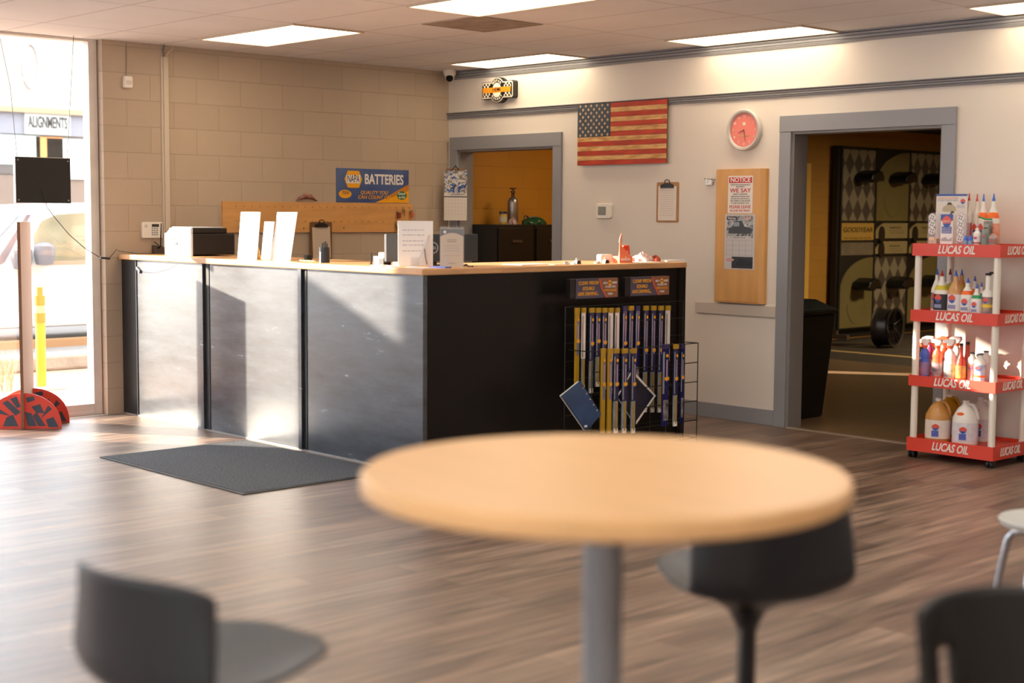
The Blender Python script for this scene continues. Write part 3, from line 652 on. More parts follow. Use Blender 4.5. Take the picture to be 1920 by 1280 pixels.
# thin cord from calendar position down the corner casing
# ================================================================== ITEMS ON THE PAINTED WALL
# checkered garage sign
t = thB('garage_sign', 'black and orange checkered garage sign with a round centre above the storeroom opening', 'sign', 941, 169.5)
hw = .205
def signpoly(k):
    P_ = []; r = .112*k; w_, h_ = hw*k if k == 1 else hw-.112*(1-k), .075 if k == 1 else .075-.112*(1-k)
    a0 = math.asin(min(.99, h_*.98/r))
    for i in range(13): a = a0+(PI-2*a0)*i/12; P_.append((r*.93*math.cos(a), r*math.sin(a)))
    P_ += [(-w_+.012, h_), (-w_, h_-.012), (-w_, -h_+.012), (-w_+.012, -h_)]
    for i in range(13): a = PI+a0+(PI-2*a0)*i/12; P_.append((r*.93*math.cos(a), r*math.sin(a)))
    P_ += [(w_-.012, -h_), (w_, -h_+.012), (w_, h_-.012), (w_-.012, h_)]
    return P_
m_sb = mat('sign_black', '1a1614', .4); m_sc = mat('sign_cream', 'f2e6d2', .45); m_so = mat('sign_orange', 'ec9420', .4)
G().prism(signpoly(1), -.055, 0).build('case', m_sb, t)
G().prism(signpoly(.95), -.057, -.0552).build('rim', m_sc, t)
G().prism(signpoly(.87), -.059, -.0572).build('face', m_sb, t)
ck = checker_mat('sign_checks', 'f2e6d2', '1a1614', .021)
for s_ in (-1, 1):
    x0, x1 = (.09, .178) if s_ > 0 else (-.178, -.09)
    decal(rect(x0, x1, .018, .058), ck, t, -.0592, 'checks'); decal(rect(x0, x1, -.058, -.018), ck, t, -.0592, 'checks')
decal(ell(0, 0, .088, .1), m_sb, t, -.0594, 'ring'); decal(ell(0, 0, .055, .063), m_sc, t, -.0608, 'disc')
decal(rect(-.178, .178, -.021, .024), m_so, t, -.0622, 'bar')
text('HEMI', .030, m_sb, t, 0, -.0638, .002, width=.10, bold=.01)
for wrd, up in (('MOPAR', 1), ('GARAGE', -1)):
    n = len(wrd)
    for i, ch in enumerate(wrd):
        a = (PI/2 - (i-(n-1)/2)*.36) if up > 0 else (-PI/2 + (i-(n-1)/2)*.36)
        o = text(ch, .021, m_sc, t, .07*math.cos(a), -.0612, .080*math.sin(a), bold=.02, name='letter')
        o.rotation_euler = (PI/2, (-(a-PI/2) if up > 0 else -(a+PI/2)), 0)
# wooden flag
x0, z1 = onB(1091, 196); x1, z0 = onB(1255, 307.5); fw, fh = (x1-x0)/2, .248
t = thing('wooden_flag', 'wooden stars and stripes flag made of stained boards on the wall', 'flag', ((x0+x1)/2, 0, (z0+z1)/2), 0)
G().box(-fw, fw, -.03, -.024, -fh, fh).build('backing', mat('flag_back', '4a3020', .7), t)
t.location.y = -.006
m_red = mat('stain_red', 'b83c24', .6, var=.28, scale=5, stretch=(1, 1, 6)); m_yel = mat('charred_pine', 'eec080', .55, scale=3.2, stretch=(2.2, 1, 9), col2='b07838'); m_blu = mat('stain_blue', '3d4854', .6, var=.18, scale=8)
for i in range(13):
    sh = 2*fh/13; z_ = fh-(i+1)*sh; xa_ = -fw+(.385*2*fw if i < 7 else 0)
    G().box(xa_+.001, fw, -.042, -.0305, z_+.0008, z_+sh-.0008).build('stripe', m_red if i % 2 == 0 else m_yel, t)
G().box(-fw, -fw+.385*2*fw-.001, -.042, -.0305, -fh+6*2*fh/13, fh).build('canton', m_blu, t)
g = G(); cwid = .385*2*fw; chh = 7*2*fh/13
for r in range(9):
    for c_ in range(6 if r % 2 == 0 else 5):
        cx_ = -fw+cwid*((c_+.5)/6+(0 if r % 2 == 0 else .5/6)); cz_ = fh-chh*(r+.5)/9
        pts = []
        for k in range(10):
            rr = .0155 if k % 2 == 0 else .0065; a = PI/2+k*PI/5; pts.append((cx_+rr*math.cos(a), cz_+rr*math.sin(a)))
        g.prism(pts, -.0432, -.042)
g.build('stars', mat('star_wood', 'd8b48a', .6), t)
# clock
cxk, czk = onB(1399, 244); R0 = .155
t = thing('wall_clock', 'round wall clock with a red face and pale grey rim', 'clock', (cxk, 0, czk), 0)
g = G(); prof = [(R0*.80, -.028), (R0*.86, -.042), (R0*.94, -.044), (R0, -.034), (R0, 0), (R0*.8, 0)]
seg = 40; Rr = []
for r, y in prof: Rr.append([g.b.verts.new((r*math.cos(2*PI*i/seg), y, r*math.sin(2*PI*i/seg))) for i in range(seg)])
for a, b_ in zip(Rr, Rr[1:]): g.skin(a, b_)
g.build('rim', mat('clock_rim', 'c2bdb8', .35), t, smooth=True)
G().prism(ell(0, 0, R0*.82, R0*.82, 40), -.024, -.001).build('face', mat('clock_red_glare', 'ee8478', .5), t)  # glare off the glass is mixed into this pale red
for k in range(1, 13):
    a = PI/2-k*PI/6; text(str(k), .018, m_sc, t, R0*.66*math.cos(a), -.0245, R0*.66*math.sin(a), name='numeral', bold=.01)
decal(rect(-.013, .013, .035, .058), m_sc, t, -.0245, 'emblem')
text('Firestone', .016, mat('clock_gold', 'd8c070', .4), t, .0, -.0245, -.042, width=.10)
for nm, a, ln, wd in (('hour_hand', PI*1.12, .055, .005), ('minute_hand', -PI*.44, .085, .004)):
    d_ = (math.cos(a), math.sin(a)); nn = (-d_[1]*wd, d_[0]*wd)
    G().prism([(nn[0]*.8, nn[1]*.8), (-nn[0]*.8, -nn[1]*.8), (d_[0]*ln-nn[0]*.3, d_[1]*ln-nn[1]*.3), (d_[0]*ln+nn[0]*.3, d_[1]*ln+nn[1]*.3)], -.028 if nm[0] == 'h' else -.030, -.027 if nm[0] == 'h' else -.029).build(nm, mat('hand_grey', '4a3434', .4), t)
# thermostat
t = thB('thermostat', 'white thermostat with a grey display on the wall right of the storeroom', 'thermostat', 1135, 395.5)
G().prism(rrect(-.084, .084, -.06, .06, .018), -.026, 0).build('housing', mat('white_plastic', 'ece6dc', .4), t, bevel=.005)
decal(rrect(-.058, .03, -.034, .036, .006), mat('thermo_lcd', '8a8c84', .3), t, -.0262, 'display')
# clipboard on painted wall
x0, z1 = onB(1232, 344); x1, z0 = onB(1272.5, 415)
t = thing('clipboard', 'light brown clipboard with a printed form hanging below the wooden flag', 'clipboard', ((x0+x1)/2, 0, (z0+z1)/2), 0)
clipboard(t, .228, .315, mat('light_hardboard', 'a8784a', .5, var=.1, scale=8), mat('form_paper', 'e6dcd2', .7), mat('clip_black', '1c1a1a', .35))
# wooden board with notice and poster
x0, z1 = onB(1346, 321); x1, z0 = onB(1437, 569.5)
bw, bh = .232, .5; bxc, bzc = 3.382, .888+.5
t = thing('notice_board', 'tall slab of varnished wood hung on the wall beside the workshop doorway', 'board', (bxc, 0, bzc+.008), 0)
bz0 = t.location.z
mwb = mat('varnished_pine', 'd29c58', .4, var=.10, scale=2.5, stretch=(5, 1, 1))
g = G(); g.slab([(-bw+.006, -.045), (bw-.045, -.045), (bw-.01, -.025), (bw, 0), (-bw, 0)], -bh, bh); g.build('slab', mwb, t, bevel=.003)
decal(rect(-bw+.02, bw-.06, -bh+.01, -bh+.012), mat('dark_grain', '8a5c2c', .5), t, -.0451, 'grain_mark')
YB = -.0455
nx0, nz1 = (onY(1366, 330, YB).x, onY(1366, 330, YB).z); nx1, nz0 = (onY(1411, 400, YB).x, onY(1411, 400, YB).z)
t = thing('notice_sign', 'white and red NOTICE sign fixed to the wooden board', 'sign', ((nx0+nx1)/2, YB-.0005, (nz0+nz1)/2), 0)
a, c = (nx1-nx0)/2, (nz1-nz0)/2; m_rd = mat('print_red', 'c4322c', .45); m_ik = mat('small_ink', '6b6460', .6)
G().prism(rrect(-a, a, -c, c, .01), -.0015, 0).build('plate', mat('sign_plate', 'e8e2da', .4), t)
decal(rect(-a*.92, a*.92, c*.62, c*.93), m_rd, t, -.0016, 'red_header'); text('NOTICE', .034, m_wh, t, 0, -.0032, c*.78, width=a*1.6, bold=.02)
text('WE SAY', .030, m_rd, t, 0, -.002, c*.21, width=a*1.7, bold=.015); text('PLEASE LEAVE', .023, m_rd, t, 0, -.002, -c*.66, width=a*1.7, bold=.01)
text('IN GOD WE TRUST', .015, m_rd, t, 0, -.002, -c*.86, width=a*1.6)
for k, (s_, z_) in enumerate((('THIS PLACE IS POLITICALLY', .52), ('INCORRECT', .42), ('MERRY CHRISTMAS', .02), ('ONE NATION UNDER GOD', -.1), ('WE SALUTE OUR FLAG &', -.22), ('GIVE THANKS TO OUR TROOPS', -.34), ('IF THIS OFFENDS YOU', -.46))):
    text(s_, .010, m_ik, t, 0, -.002, c*z_, width=a*min(1.6, .075*len(s_)))
px0, pz1 = (onY(1360, 401.5, YB).x, onY(1360, 401.5, YB).z); px1, pz0 = (onY(1414, 506, YB).x, onY(1414, 506, YB).z)
t = thing('race_poster', 'calendar poster with black and white car photos below the NOTICE sign', 'poster', ((px0+px1)/2, YB-.0005, (pz0+pz1)/2), 0)
a, c = (px1-px0)/2, (pz1-pz0)/2
G().box(-a, a, -.0012, 0, -c, c).build('sheet', mat('poster_sheet', 'c9c4c4', .6), t)
decal(rect(-a*.88, a*.88, c*.14, c*.95), photo_mat('old_car_photo', ['2c3038', '6f7278', 'b5b2b0', '8f9296', 'd0cccb'], 22), t, -.0013, 'photo')
g = G(); g.prism([(-a*.75, c*.3), (a*.7, c*.3), (a*.7, c*.52), (a*.3, c*.56), (a*.15, c*.76), (-a*.35, c*.76), (-a*.5, c*.54), (-a*.75, c*.5)], -.0032, -.0026)
g.build('car_picture', mat('dark_car_print', '3e4248', .5), t); decal(rect(-a*.4, -a*.02, c*.56, c*.72), mat('pane_print', '8a98a8', .5), t, -.0034, 'car_window_print')
decal(rect(-a*.88, -a*.2, c*.80, c*.92), mat('dark_print', '2c2a2c', .5), t, -.0026, 'title_block'); text('Verne', .018, m_wh, t, -a*.54, -.0040, c*.86, width=a*.55)
text('2021', .02, mat('print_peach', 'e8a080', .5), t, a*.52, -.003, c*.86, width=a*.5); text('BRUSH OUTLAW SERIES', .012, m_wh, t, 0, -.0034, c*.18, width=a*1.6)
g = G()
for i in range(5): g.box(-a*.88+i*a*.43, -a*.87+i*a*.43, -.0024, -.0012, -c*.5, c*.06)
for i in range(4): g.box(-a*.88, a*.86, -.0024, -.0012, c*.05-i*c*.18, c*.06-i*c*.18)
g.build('date_grid', mat('grid_ink', '9a96a0', .6), t)
decal(rect(-a*.5, a*.9, -c*.96, -c*.54), mat('night_photo', '2a2c30', .5, var=.6, scale=20), t, -.0013, 'photo')
decal([(-a*.2, -c*.86), (a*.85, -c*.86), (a*.85, -c*.72), (a*.5, -c*.62), (a*.1, -c*.62), (-a*.15, -c*.74)], mat('black_car_print', '0e0f10', .4), t, -.0028, 'car_picture')
decal(ell(-a*.62, -c*.66, a*.28, c*.06), mat('pink_print', 'c99a98', .5), t, -.0018, 'blurred_badge')
# latch on the wall left of the board
t = thB('door_latch', 'white metal latch on the wall at the top left of the wooden board', 'latch', 1334, 338)
m_lt = mat('latch_metal', 'd8d4cc', .3, metal=.5)
G().box(-.055, .03, -.012, -.0, -.012, .012).box(-.035, .025, -.03, -.012, -.038, .022).build('body', m_lt, t, bevel=.003)
G().cyl((-.055, -.02, .014), (.075, -.05, .004), .004, seg=8).build('bolt', mat('bolt_metal', '9a948c', .3, metal=.9), t)
G().cyl((-.02, -.03, -.01), (-.02, -.036, -.01), .011, seg=12).build('knob', m_lt, t)

# ================================================================== STOREROOM
p = onX(932, 421, .55)
yA, zc_ = onX(933, 421, .5).y, onX(933, 421, .5).z
def cabinet(y, label):
    c_ = thing('filing_cabinet', label, 'cabinet', (.03, y, 0), PI/2)
    G().box(0, .46, -.46, 0, 0, zc_).build('body', mat('black_steel', '0e0d0c', .45), c_, bevel=.004)
    for k in range(4):
        d = G().box(.012, .448, -.478, -.461, .03+k*(zc_-.05)/4, .02+(k+1)*(zc_-.05)/4).build('drawer', mat('black_steel2', '121110', .4), c_, bevel=.004)
        G().box(.17, .29, -.492, -.479, .24+k*(zc_-.05)/4, .262+k*(zc_-.05)/4).build('handle', mat('dull_chrome', '6a6662', .3, metal=.8), d)
    return c_
cabinet(yA, 'black metal cabinet in the storeroom, the left one of the pair'); cabinet(yA+.472, 'black metal cabinet in the storeroom, the right one under the green bag')
def onTop(px, x): v = ray(px, 400); k = (x-CAM.x)/v.x; return CAM.y+v.y*k
tx = .27
t = thing('gas_cylinder', 'silver gas cylinder with a black valve standing on the black cabinet', 'gas cylinder', (tx, onTop(961.5, tx), zc_+.001))
G().lathe([(.045, 0), (.05, .008), (.05, .2), (.045, .225), (.03, .245), (.018, .255)], 20).build('tank', mat('brushed_steel', '9a948e', .35, metal=.8), t, smooth=True)
G().lathe([(.016, .2555), (.014, .285), (.02, .29), (.02, .31), (.01, .312)], 14).cyl((-.0, 0, .312), (0, 0, .325), .006).build('valve', mat('brass_dark', '4a3c28', .35, metal=.8), t, smooth=True)
G().cyl((0, 0, .325), (0, 0, .337), .03, seg=14).build('valve_handle', m_sb, t)
t = thing('jar', 'yellow jar with a dark lid on the black cabinet', 'jar', (tx, onTop(943.5, tx), zc_+.001))
G().lathe([(.036, 0), (.038, .006), (.038, .085), (.034, .095)], 18).build('body', mat('mustard', 'c4a040', .3), t, smooth=True); G().cyl((0, 0, .0955), (0, 0, .118), .037, seg=18).build('lid', mat('lid_dark', '2c2c38', .4), t)
G().lathe([(.0385, .02), (.0387, .07)], 18).build('label_band', mat('jar_label', 'c9bca0', .5), t)
def crumple(name, label, cat, x, y, z, a, b_, h, m_, seed):
    random.seed(seed); ph = [random.uniform(0, 6.28) for _ in range(8)]
    def f(u, v):
        th = 2*PI*u; q_ = v
        r = (1-q_**2.2)**.5 if q_ < 1 else 0
        k = 1+.16*math.sin(3*th+ph[0])+.10*math.sin(7*th+ph[1]+4*q_)+.06*math.sin(11*th+ph[2])
        return (a*r*k*math.cos(th), b_*r*k*math.sin(th), h*q_*(1+.2*math.sin(2*th+ph[3]))+.004*math.sin(13*th+9*q_)*(1 if q_ > 0 else 0)+.0005)
    g = G(); g.grid(f, 36, 9); bmesh.ops.remove_doubles(g.b, verts=g.b.verts, dist=.0006)
    o = g.build(name, m_, None, (x, y, z), 0, smooth=True); return tag(o, label, cat)
crumple('plastic_bag', 'small crumpled pinkish bag in front of the gas cylinder', 'bag', .43, onTop(962, .43), zc_+.001, .035, .05, .055, mat('pink_bag', 'a08078', .4, var=.3, scale=30), 3)
crumple('chip_bag', 'green and black bag lying on the right black cabinet', 'bag', .3, onTop(1000, .3), zc_+.001, .08, .125, .06, mat('green_bag', '1c5a34', .3, scale=14, col2='101412'), 5)
g = G().tube([(.3, onTop(985, .3)-.02, zc_+.055), (.3, onTop(985, .3), zc_+.085), (.3, onTop(990, .3), zc_+.07)], .006, 6).build('bag_knot', m_sb, None); tag(g, 'black knotted strap on top of the green bag', 'strap')

# ================================================================== WORKSHOP
# tyre display rack on the far wall
DX = -.5
def dY(px, py=300): return onX(px, py, DX).y
def dZ(py, px=1600): return onX(px, py, DX).z
y_0 = dY(1572); DR = thing('tyre_display', 'tall black display rack with checkered and plain tyre panels in the workshop', 'display rack', (DX, y_0, 0), PI/2)
cols = [dY(1575)-y_0, dY(1639.5)-y_0, dY(1703)-y_0, dY(1760)-y_0, dY(1760)-y_0+.76]
z_t, z1_, z2_, z3_, z4_, z5_, zb_ = dZ(279), dZ(413), dZ(418), dZ(446), dZ(450), dZ(478), dZ(613)
wR = cols[-1]+.03
G().box(-.03, wR, -.02, .06, zb_-.02, z_t+.03).build('back_panel', mat('rack_black', '0c0b0a', .5), DR)
g = G()
for c_ in cols: g.box(c_-.018, c_+.018, -.04, -.0205, zb_-.02, z_t+.03)
g.build('frame', mat('rack_black', '0c0b0a', .5), DR)
for x_ in (.02, wR-.06): G().box(x_, x_+.06, -.18, .06, 0, .06).box(x_, x_+.05, -.02, .03, .06, zb_-.02).build('foot', mat('rack_foot', '4a3c2c', .6), DR)
m_ck = checker_mat('panel_checks', '7e735e', '453b31', .21, .78, .55, sx=1.5); m_cr = mat('panel_cream', '6c6038', .5, var=.1, scale=2); m_corner = mat('rack_black', '0c0b0a', .5)
def hook(x, z, k):
    h = G().slab([(0, 0)], 0, 0) if 0 else G()
    prof = [(-.16, -.02), (-.12, .05), (.02, .10), (.12, .09), (.17, .03), (.19, -.04), (.06, -.035), (.02, -.06), (-.10, -.06)]
    return h.prism([(x+a*.9, z+b_) for a, b_ in prof], -.30, -.036).build('tyre_holder', mat('holder_black', '090908', .35), DR, bevel=.02)
for i in range(4):
    a, b_ = cols[i]+.02, cols[i+1]-.02; xm = (a+b_)/2
    for (zl, zh, par) in ((z2_+.03, z_t-.01, i % 2), (zb_, z5_-.03, (i+1) % 2)):
        if par == 0: G().box(a, b_, -.034, -.021, zl, zh).build('checker_panel', m_ck, DR)
        else:
            P_ = [(a, zl), (b_, zl), (b_, zh)]+[(b_-(b_-a)*(1-(1-math.sin(t_*PI/2/8)))*1.0, zh-.42*(1-math.cos(t_*PI/2/8))) for t_ in range(1, 9)]
            G().prism(P_, -.034, -.021).build('plain_panel', m_cr, DR)
            g = G(); g.tube([(xm-.2*math.cos(PI*k/16)*1.0, -.036, (zl+zh)/2-.15-.25*math.sin(PI*k/16)) for k in range(17)], .004, 5); g.build('panel_curve', mat('curve_line', '5f5638', .6), DR)
        hook(xm+.02, zl+(zh-zl)*.60, i)
    if i == 0:
        sg = G().box(a, b_, -.034, -.021, z4_+.0, z2_-.0).build('logo_sign', mat('sign_tan', 'b08a3e', .5), DR)
        text('GOODYEAR', .062, m_sb, DR, xm, -.035, (z4_+z2_)/2+.02, width=(b_-a)*.9, shear=.15, bold=.015)
        text('Service. Technology. Comfort. Safe Drive.', .018, m_sb, DR, xm, -.035, z4_+.028, width=(b_-a)*.85, shear=.2)
        G().box(a, b_, -.034, -.021, z5_, z4_-.03).build('bare_board', mat('grey_board', '6e604c', .7, var=.15, scale=8), DR)
    else:
        for (zl, zh, ttl) in ((z4_+.02, z2_, 'EAGLE RS-A'), (z5_+.01, z4_-.02, 'Assurance')):
            G().prism([(a, zl), (b_, zl), (b_, zh), (a+.18, zh), (a+.08, zh-.04), (a, zh-.1)], -.034, -.021).build('info_card', mat('card_tan', '94835a', .5), DR)
            G().prism(ell(a+.14, zl+.05, .07, .11, 18), -.045, -.0345).build('tyre_print', m_sb, DR)
            text(ttl, .028, m_sb, DR, xm+.08, -.035, zh-.06, width=.26)
            lines(DR, xm-.05, b_-.1, [zh-.10, zh-.13], mat('small_ink2', '4c4434', .6), -.0345, .006)
# alloy wheel on the floor
p = onZ(1676, 650, -.02)
t = thing('wheel_rim', 'dark alloy wheel rim standing on the workshop floor', 'wheel', (p.x-.02, p.y-.12, -.02), 0)
ax = Vector((.92, .12, 0)).normalized()
WR = .245
def wl(prof, nm, m_, seg=36):
    g = G(); up = Vector((0, 0, 1)); sd_ = ax.cross(up); RR = []
    for r, y in prof: RR.append([g.b.verts.new(Vector((0, 0, WR))+ax*y+(sd_*math.cos(2*PI*i/seg)+up*math.sin(2*PI*i/seg))*r) for i in range(seg)])
    for a, b_ in zip(RR, RR[1:]): g.skin(a, b_)
    return g.build(nm, m_, t, smooth=True)
m_rim = mat('rim_grey', '4a443e', .35, metal=.7)
wl([(WR, -.11), (WR*.97, -.10), (WR*.93, -.09), (WR*.90, -.02), (WR*.90, .07), (WR*.97, .09), (WR, .10), (WR*.98, .112), (WR*.88, .10), (WR*.84, .05), (WR*.84, -.10), (WR*.95, -.112)], 'barrel', m_rim)
g = G(); up = Vector((0, 0, 1)); sd_ = ax.cross(up)
for k in range(5):
    a = 2*PI*k/5+.3; d_ = sd_*math.cos(a)+up*math.sin(a); n_ = ax.cross(d_)
    for s_ in (-1, 1):
        q0 = Vector((0, 0, WR))+d_*.03+n_*s_*.02+ax*.06; q1 = Vector((0, 0, WR))+d_*WR*.9+n_*s_*.035+ax*.085
        g.tube([q0, (q0+q1)/2+ax*.012, q1], .011, 6)
g.build('spokes', mat('rim_black', '1c1a18', .2, metal=.6), t, smooth=True)
c0 = Vector((0, 0, WR)); G().cyl(c0+ax*.03, c0+ax*.085, .045, .035, 20).build('hub', mat('rim_black', '1c1a18', .2, metal=.6), t)
# bin
p = onZ(1498, 783, 0)
t = thing('trash_bin', 'tall black trash bin just inside the workshop doorway', 'bin', (3.50, .55, 0), .0)
zt2 = .80
g = G(); 
def frus(g, z0, z1, a0, a1, b0, b1):
    A = [g.b.verts.new(p_) for p_ in ((-a0, -b0, z0), (a0, -b0, z0), (a0, b0, z0), (-a0, b0, z0))]; B = [g.b.verts.new(p_) for p_ in ((-a1, -b1, z1), (a1, -b1, z1), (a1, b1, z1), (-a1, b1, z1))]
    g.skin(A, B); g.b.faces.new(A[::-1]); g.b.faces.new(B)
frus(g, 0, zt2, .13, .185, .18, .25); g.build('body', mat('bin_black', '100f0e', .5), t, bevel=.015)
g = G(); frus(g, zt2+.0005, zt2+.035, .20, .20, .265, .265); g.build('rim', mat('bin_black', '100f0e', .5), t, bevel=.01)
g = G(); frus(g, zt2+.0355, zt2+.11, .19, .09, .25, .12); g.build('lid', mat('bin_black', '100f0e', .5), t, bevel=.01)
# far door with pull handle
dp = onX(1503, 490, GX+.08)
d3 = bpy.data.objects.new('door_3', None); C.objects.link(d3); d3.location = (GX, 6.5, 0); struct(d3)
y1_ = onX(1509, 440, GX+.05).y-6.5; y2_ = onX(1517, 440, GX+.05).y-6.5; zt3 = onX(1512, 312, GX+.05).z
G().box(.0, .04, -.9+y1_, y1_-.005, 0, zt3-.03).build('door_leaf', mat('leaf_grey', '5c5650', .5), d3)
G().box(.0, .06, y1_, y2_, 0, zt3-.03).box(0, .06, -.96+y1_, y2_, zt3-.03, zt3+.04).build('door_frame', mat('frame_gold', 'dcae50', .35), d3)
hp = onX(1508, 490, GX+.12); z_ = hp.z; yh = hp.y-6.5
G().tube([(.04, yh, z_+.13), (.09, yh, z_+.12), (.10, yh, z_+.08), (.10, yh, z_-.08), (.09, yh, z_-.12), (.04, yh, z_-.13)], .018, 8).build('door_handle', mat('bright_chrome', 'f0ece4', .15, metal=1), d3, smooth=True)
# ================================================================== THINGS ON THE COUNTER
m_wp = mat('white_paper', 'f4f1ee', .6); m_blkp = mat('black_plastic', '17120f', .4); m_wpl = mat('printer_white', 'e8e8ec', .35)
def cxat(px, y): return onY(px, 490, y).x
# printer
yb = -3.17
x0, x1, x2 = cxat(309, yb), cxat(358, yb), cxat(441, yb)
t = thing('printer', 'white and black multifunction printer at the left end of the counter', 'printer', (x0, yb, TZ))
wm = x1-x0
dp_ = (onX(441, 487, x1).y)-yb
G().box(0, wm, 0, .02, 0, .165).prism([(.02, .1655), (wm, .1655), (wm, .205), (.09, .205)], .0, .02).build('front_body', m_wpl, t, bevel=.004)
G().box(.004, wm-.001, .0205, dp_, .008, .165).build('side_body', m_blkp, t, bevel=.008)
G().box(.03, wm-.012, .0205, dp_-.06, .1655, .205).build('scanner_lid', m_blkp, t, bevel=.006)
G().box(.06, wm-.03, .03, dp_-.08, .2055, .213).build('top_tray', mat('grey_tray', 'cfd2d6', .4), t, bevel=.003)
g = G(); g.box(.06, wm-.05, -.002, -.0005, .118, .124); g.box(.06, wm-.05, -.002, -.0005, .012, .018); g.box(.06, wm-.05, -.002, -.0005, .034, .038); g.box(.16, .19, -.003, -.0005, .08, .10)
g.build('panel_slots', mat('slot_dark', '2a2a30', .4), t)
# router
t = thing('wifi_router', 'small dark router with a tall antenna and loose cables beside the printer', 'router', (cxat(291, -3.0), -3.0, TZ))
G().prism([(-.06, 0), (.06, 0), (.055, .05), (-.03, .075), (-.05, .06)], -.03, .05).build('body', mat('router_grey', '4c4038', .4), t, bevel=.004)
G().cyl((.085, 0, .05), (.10, 0, .235), .006, .004, 8).cyl((.06, 0, .045), (.086, 0, .055), .007).build('antenna', m_blkp, t)
for pts in ([(-.05, 0, .05), (-.16, -.01, .10), (-.17, -.02, .07), (-.10, -.03, .01), (-.02, -.035, .004)], [(.05, 0, .07), (-.06, -.02, .115), (-.13, -.03, .09), (-.12, -.035, .05), (-.05, -.04, .01)]):
    G().tube(pts, .004, 6).build('cable', m_blkp, t, smooth=True)
# slanted white cards in holders
def card(name, label, px0, px1, h, lean, y=-3.15, extra=None):
    xa, xb = cxat(px0, y), cxat(px1, y); t = thing(name, label, 'sign card', ((xa+xb)/2, y, TZ)); w = (xb-xa)/2
    G().prism([(-w, .002), (w, .002), (w+lean, h), (-w+lean, h)], -.004, 0).build('card', m_wp, t)
    G().box(-w, w, -.012, .05, 0, .0018).build('foot', clear_mat('clear_acrylic', 'e8ecf0', .5), t)
    G().slab([(-.012, .002), (.012, .002), (.012, .05), (-.012, .05)], .002, h*.3).build('stay', clear_mat('clear_acrylic', 'e8ecf0', .5), t)
    return t
card('counter_card', 'blank white card leaning right just after the printer', 446, 482, .325, .05, -3.22)
card('counter_card', 'large blank white card leaning right, nearest the brown clipboard', 508, 545, .325, .085)
card('counter_card', 'narrow white leaflet stand between the two blank white cards', 490, 508, .26, .05, -3.08)
t = thing('small_figurine', 'small amber object on the counter between the white cards', 'ornament', (cxat(484, -3.16), -3.16, TZ))
G().lathe([(.018, 0), (.02, .02), (.012, .03), (.014, .05), (.006, .07), (.002, .09)], 10).build('body', mat('amber', 'c89a4a', .4), t, smooth=True)
# pens, box, pen holder
for i, (px, cc, lb) in enumerate(((570, '2c7a4a', 'green pen lying on the counter left of the black pen cup'), (580, 'd8a040', 'orange pen lying on the counter beside the green pen'))):
    x = cxat(px, -3.12-.015*i); o = G().cyl((-.05, 0, .005), (.06, .01, .005), .005, seg=8).cyl((.0601, .01, .005), (.075, .012, .005), .003, seg=8).build('pen', M(cc, .4), None, (x, -3.12-.03*i, TZ)); tag(o, lb, 'pen')
o = G().box(-.02, .02, -.02, .02, 0, .035).build('small_box', m_blkp, None, (cxat(578, -2.95), -2.95, TZ), bevel=.003); tag(o, 'small black box behind the pens on the counter', 'box')
t = thing('pen_cup', 'black cup stand in front of the brown clipboard', 'pen holder', (cxat(608, -3.16), -3.16, TZ))
G().lathe([(.036, 0), (.036, .004), (.034, .10), (.030, .10), (.030, .01)], 18).build('cup', mat('gunmetal', '35383c', .3, metal=.5), t, smooth=True)
for i in range(4): G().cyl((-.018+.012*i, .005*(i % 2), .012), (-.026+.016*i, .004, .125+.006*(i % 3)), .006, seg=8).build('marker', m_blkp, t)
G().box(.002, .012, -.0375, -.0362, .0, .07).build('highlight_slot', m_wp, t)
o = G().cyl((0, 0, 0), (0, 0, .075), .005, seg=8).cyl((0, 0, 0), (0, 0, .004), .014, seg=12).build('chained_pen', m_blkp, None, (cxat(696, -3.12), -3.12, TZ)); tag(o, 'black pen standing upright on the counter', 'pen')
# small white topped boxes
for px, y, lb in ((722, -3.10, 'small black cup with a white top left of the white menu card'), (748, -3.07, 'small pinkish pot with a white top touching the white menu card')):
    t = thing('small_pot', lb, 'pot', (cxat(px, y), y, TZ))
    G().box(-.026, .026, -.03, .03, 0, .045).build('body', m_blkp if px == 722 else mat('pinkish', 'a88c8c', .4), t, bevel=.004)
    G().box(-.028, .028, -.032, .032, .0455, .078 if px == 722 else .07).build('top', m_wp, t, bevel=.006)
o = G().box(-.03, .03, -.012, .012, 0, .05).build('card_box', mat('blue_card', '5a6a80', .5), None, (cxat(708, -3.02), -3.02, TZ), bevel=.002); tag(o, 'dark blue card box behind the small black cup', 'box')
for px, y, w_, rz, lb in ((712, -3.22, .05, .1, 'white paper slip on the counter by the upright pen'), (738, -3.23, .035, -.2, 'small white note on the counter in front of the pots'), (786, -3.25, .09, .0, 'pile of white sheets under the white menu card')):
    o = G().box(-w_, w_, -.03, .03, 0, .006).build('paper_slip', m_wp, None, (cxat(px, y), y, TZ), rz); tag(o, lb, 'paper')
# tall white menu card with glasses-like stay
t = thing('menu_card', 'tall white card with faint handwriting at the front corner of the counter', 'sign card', (cxat(779, -3.15), -3.15, TZ+.0065), PI*.36)
w_ = .108
G().box(-w_, w_, -.003, 0, 0, .27).build('card', m_wp, t)
lines(t, -w_*.75, w_*.5, [.215, .185, .15, .125, .09], mat('faint_blue_ink', 'a8a8b4', .6), -.0032, .004, 'handwriting')
G().tube([(.0, -.012, .004), (.045, -.02, .10), (.085, -.01, .185)], .004, 6).build('clear_stay', clear_mat('clear_acrylic', 'e8ecf0', .5), t)
G().tube([(.052, -.016, .105), (.058, -.016, .05), (.068, -.018, .008)], .004, 6).build('pen_rest', mat('mauve_plastic', '8a7880', .4), t)
G().box(-.03, .02, -.02, -.012, .001, .05).build('clear_foot', clear_mat('clear_acrylic', 'e8ecf0', .5), t)
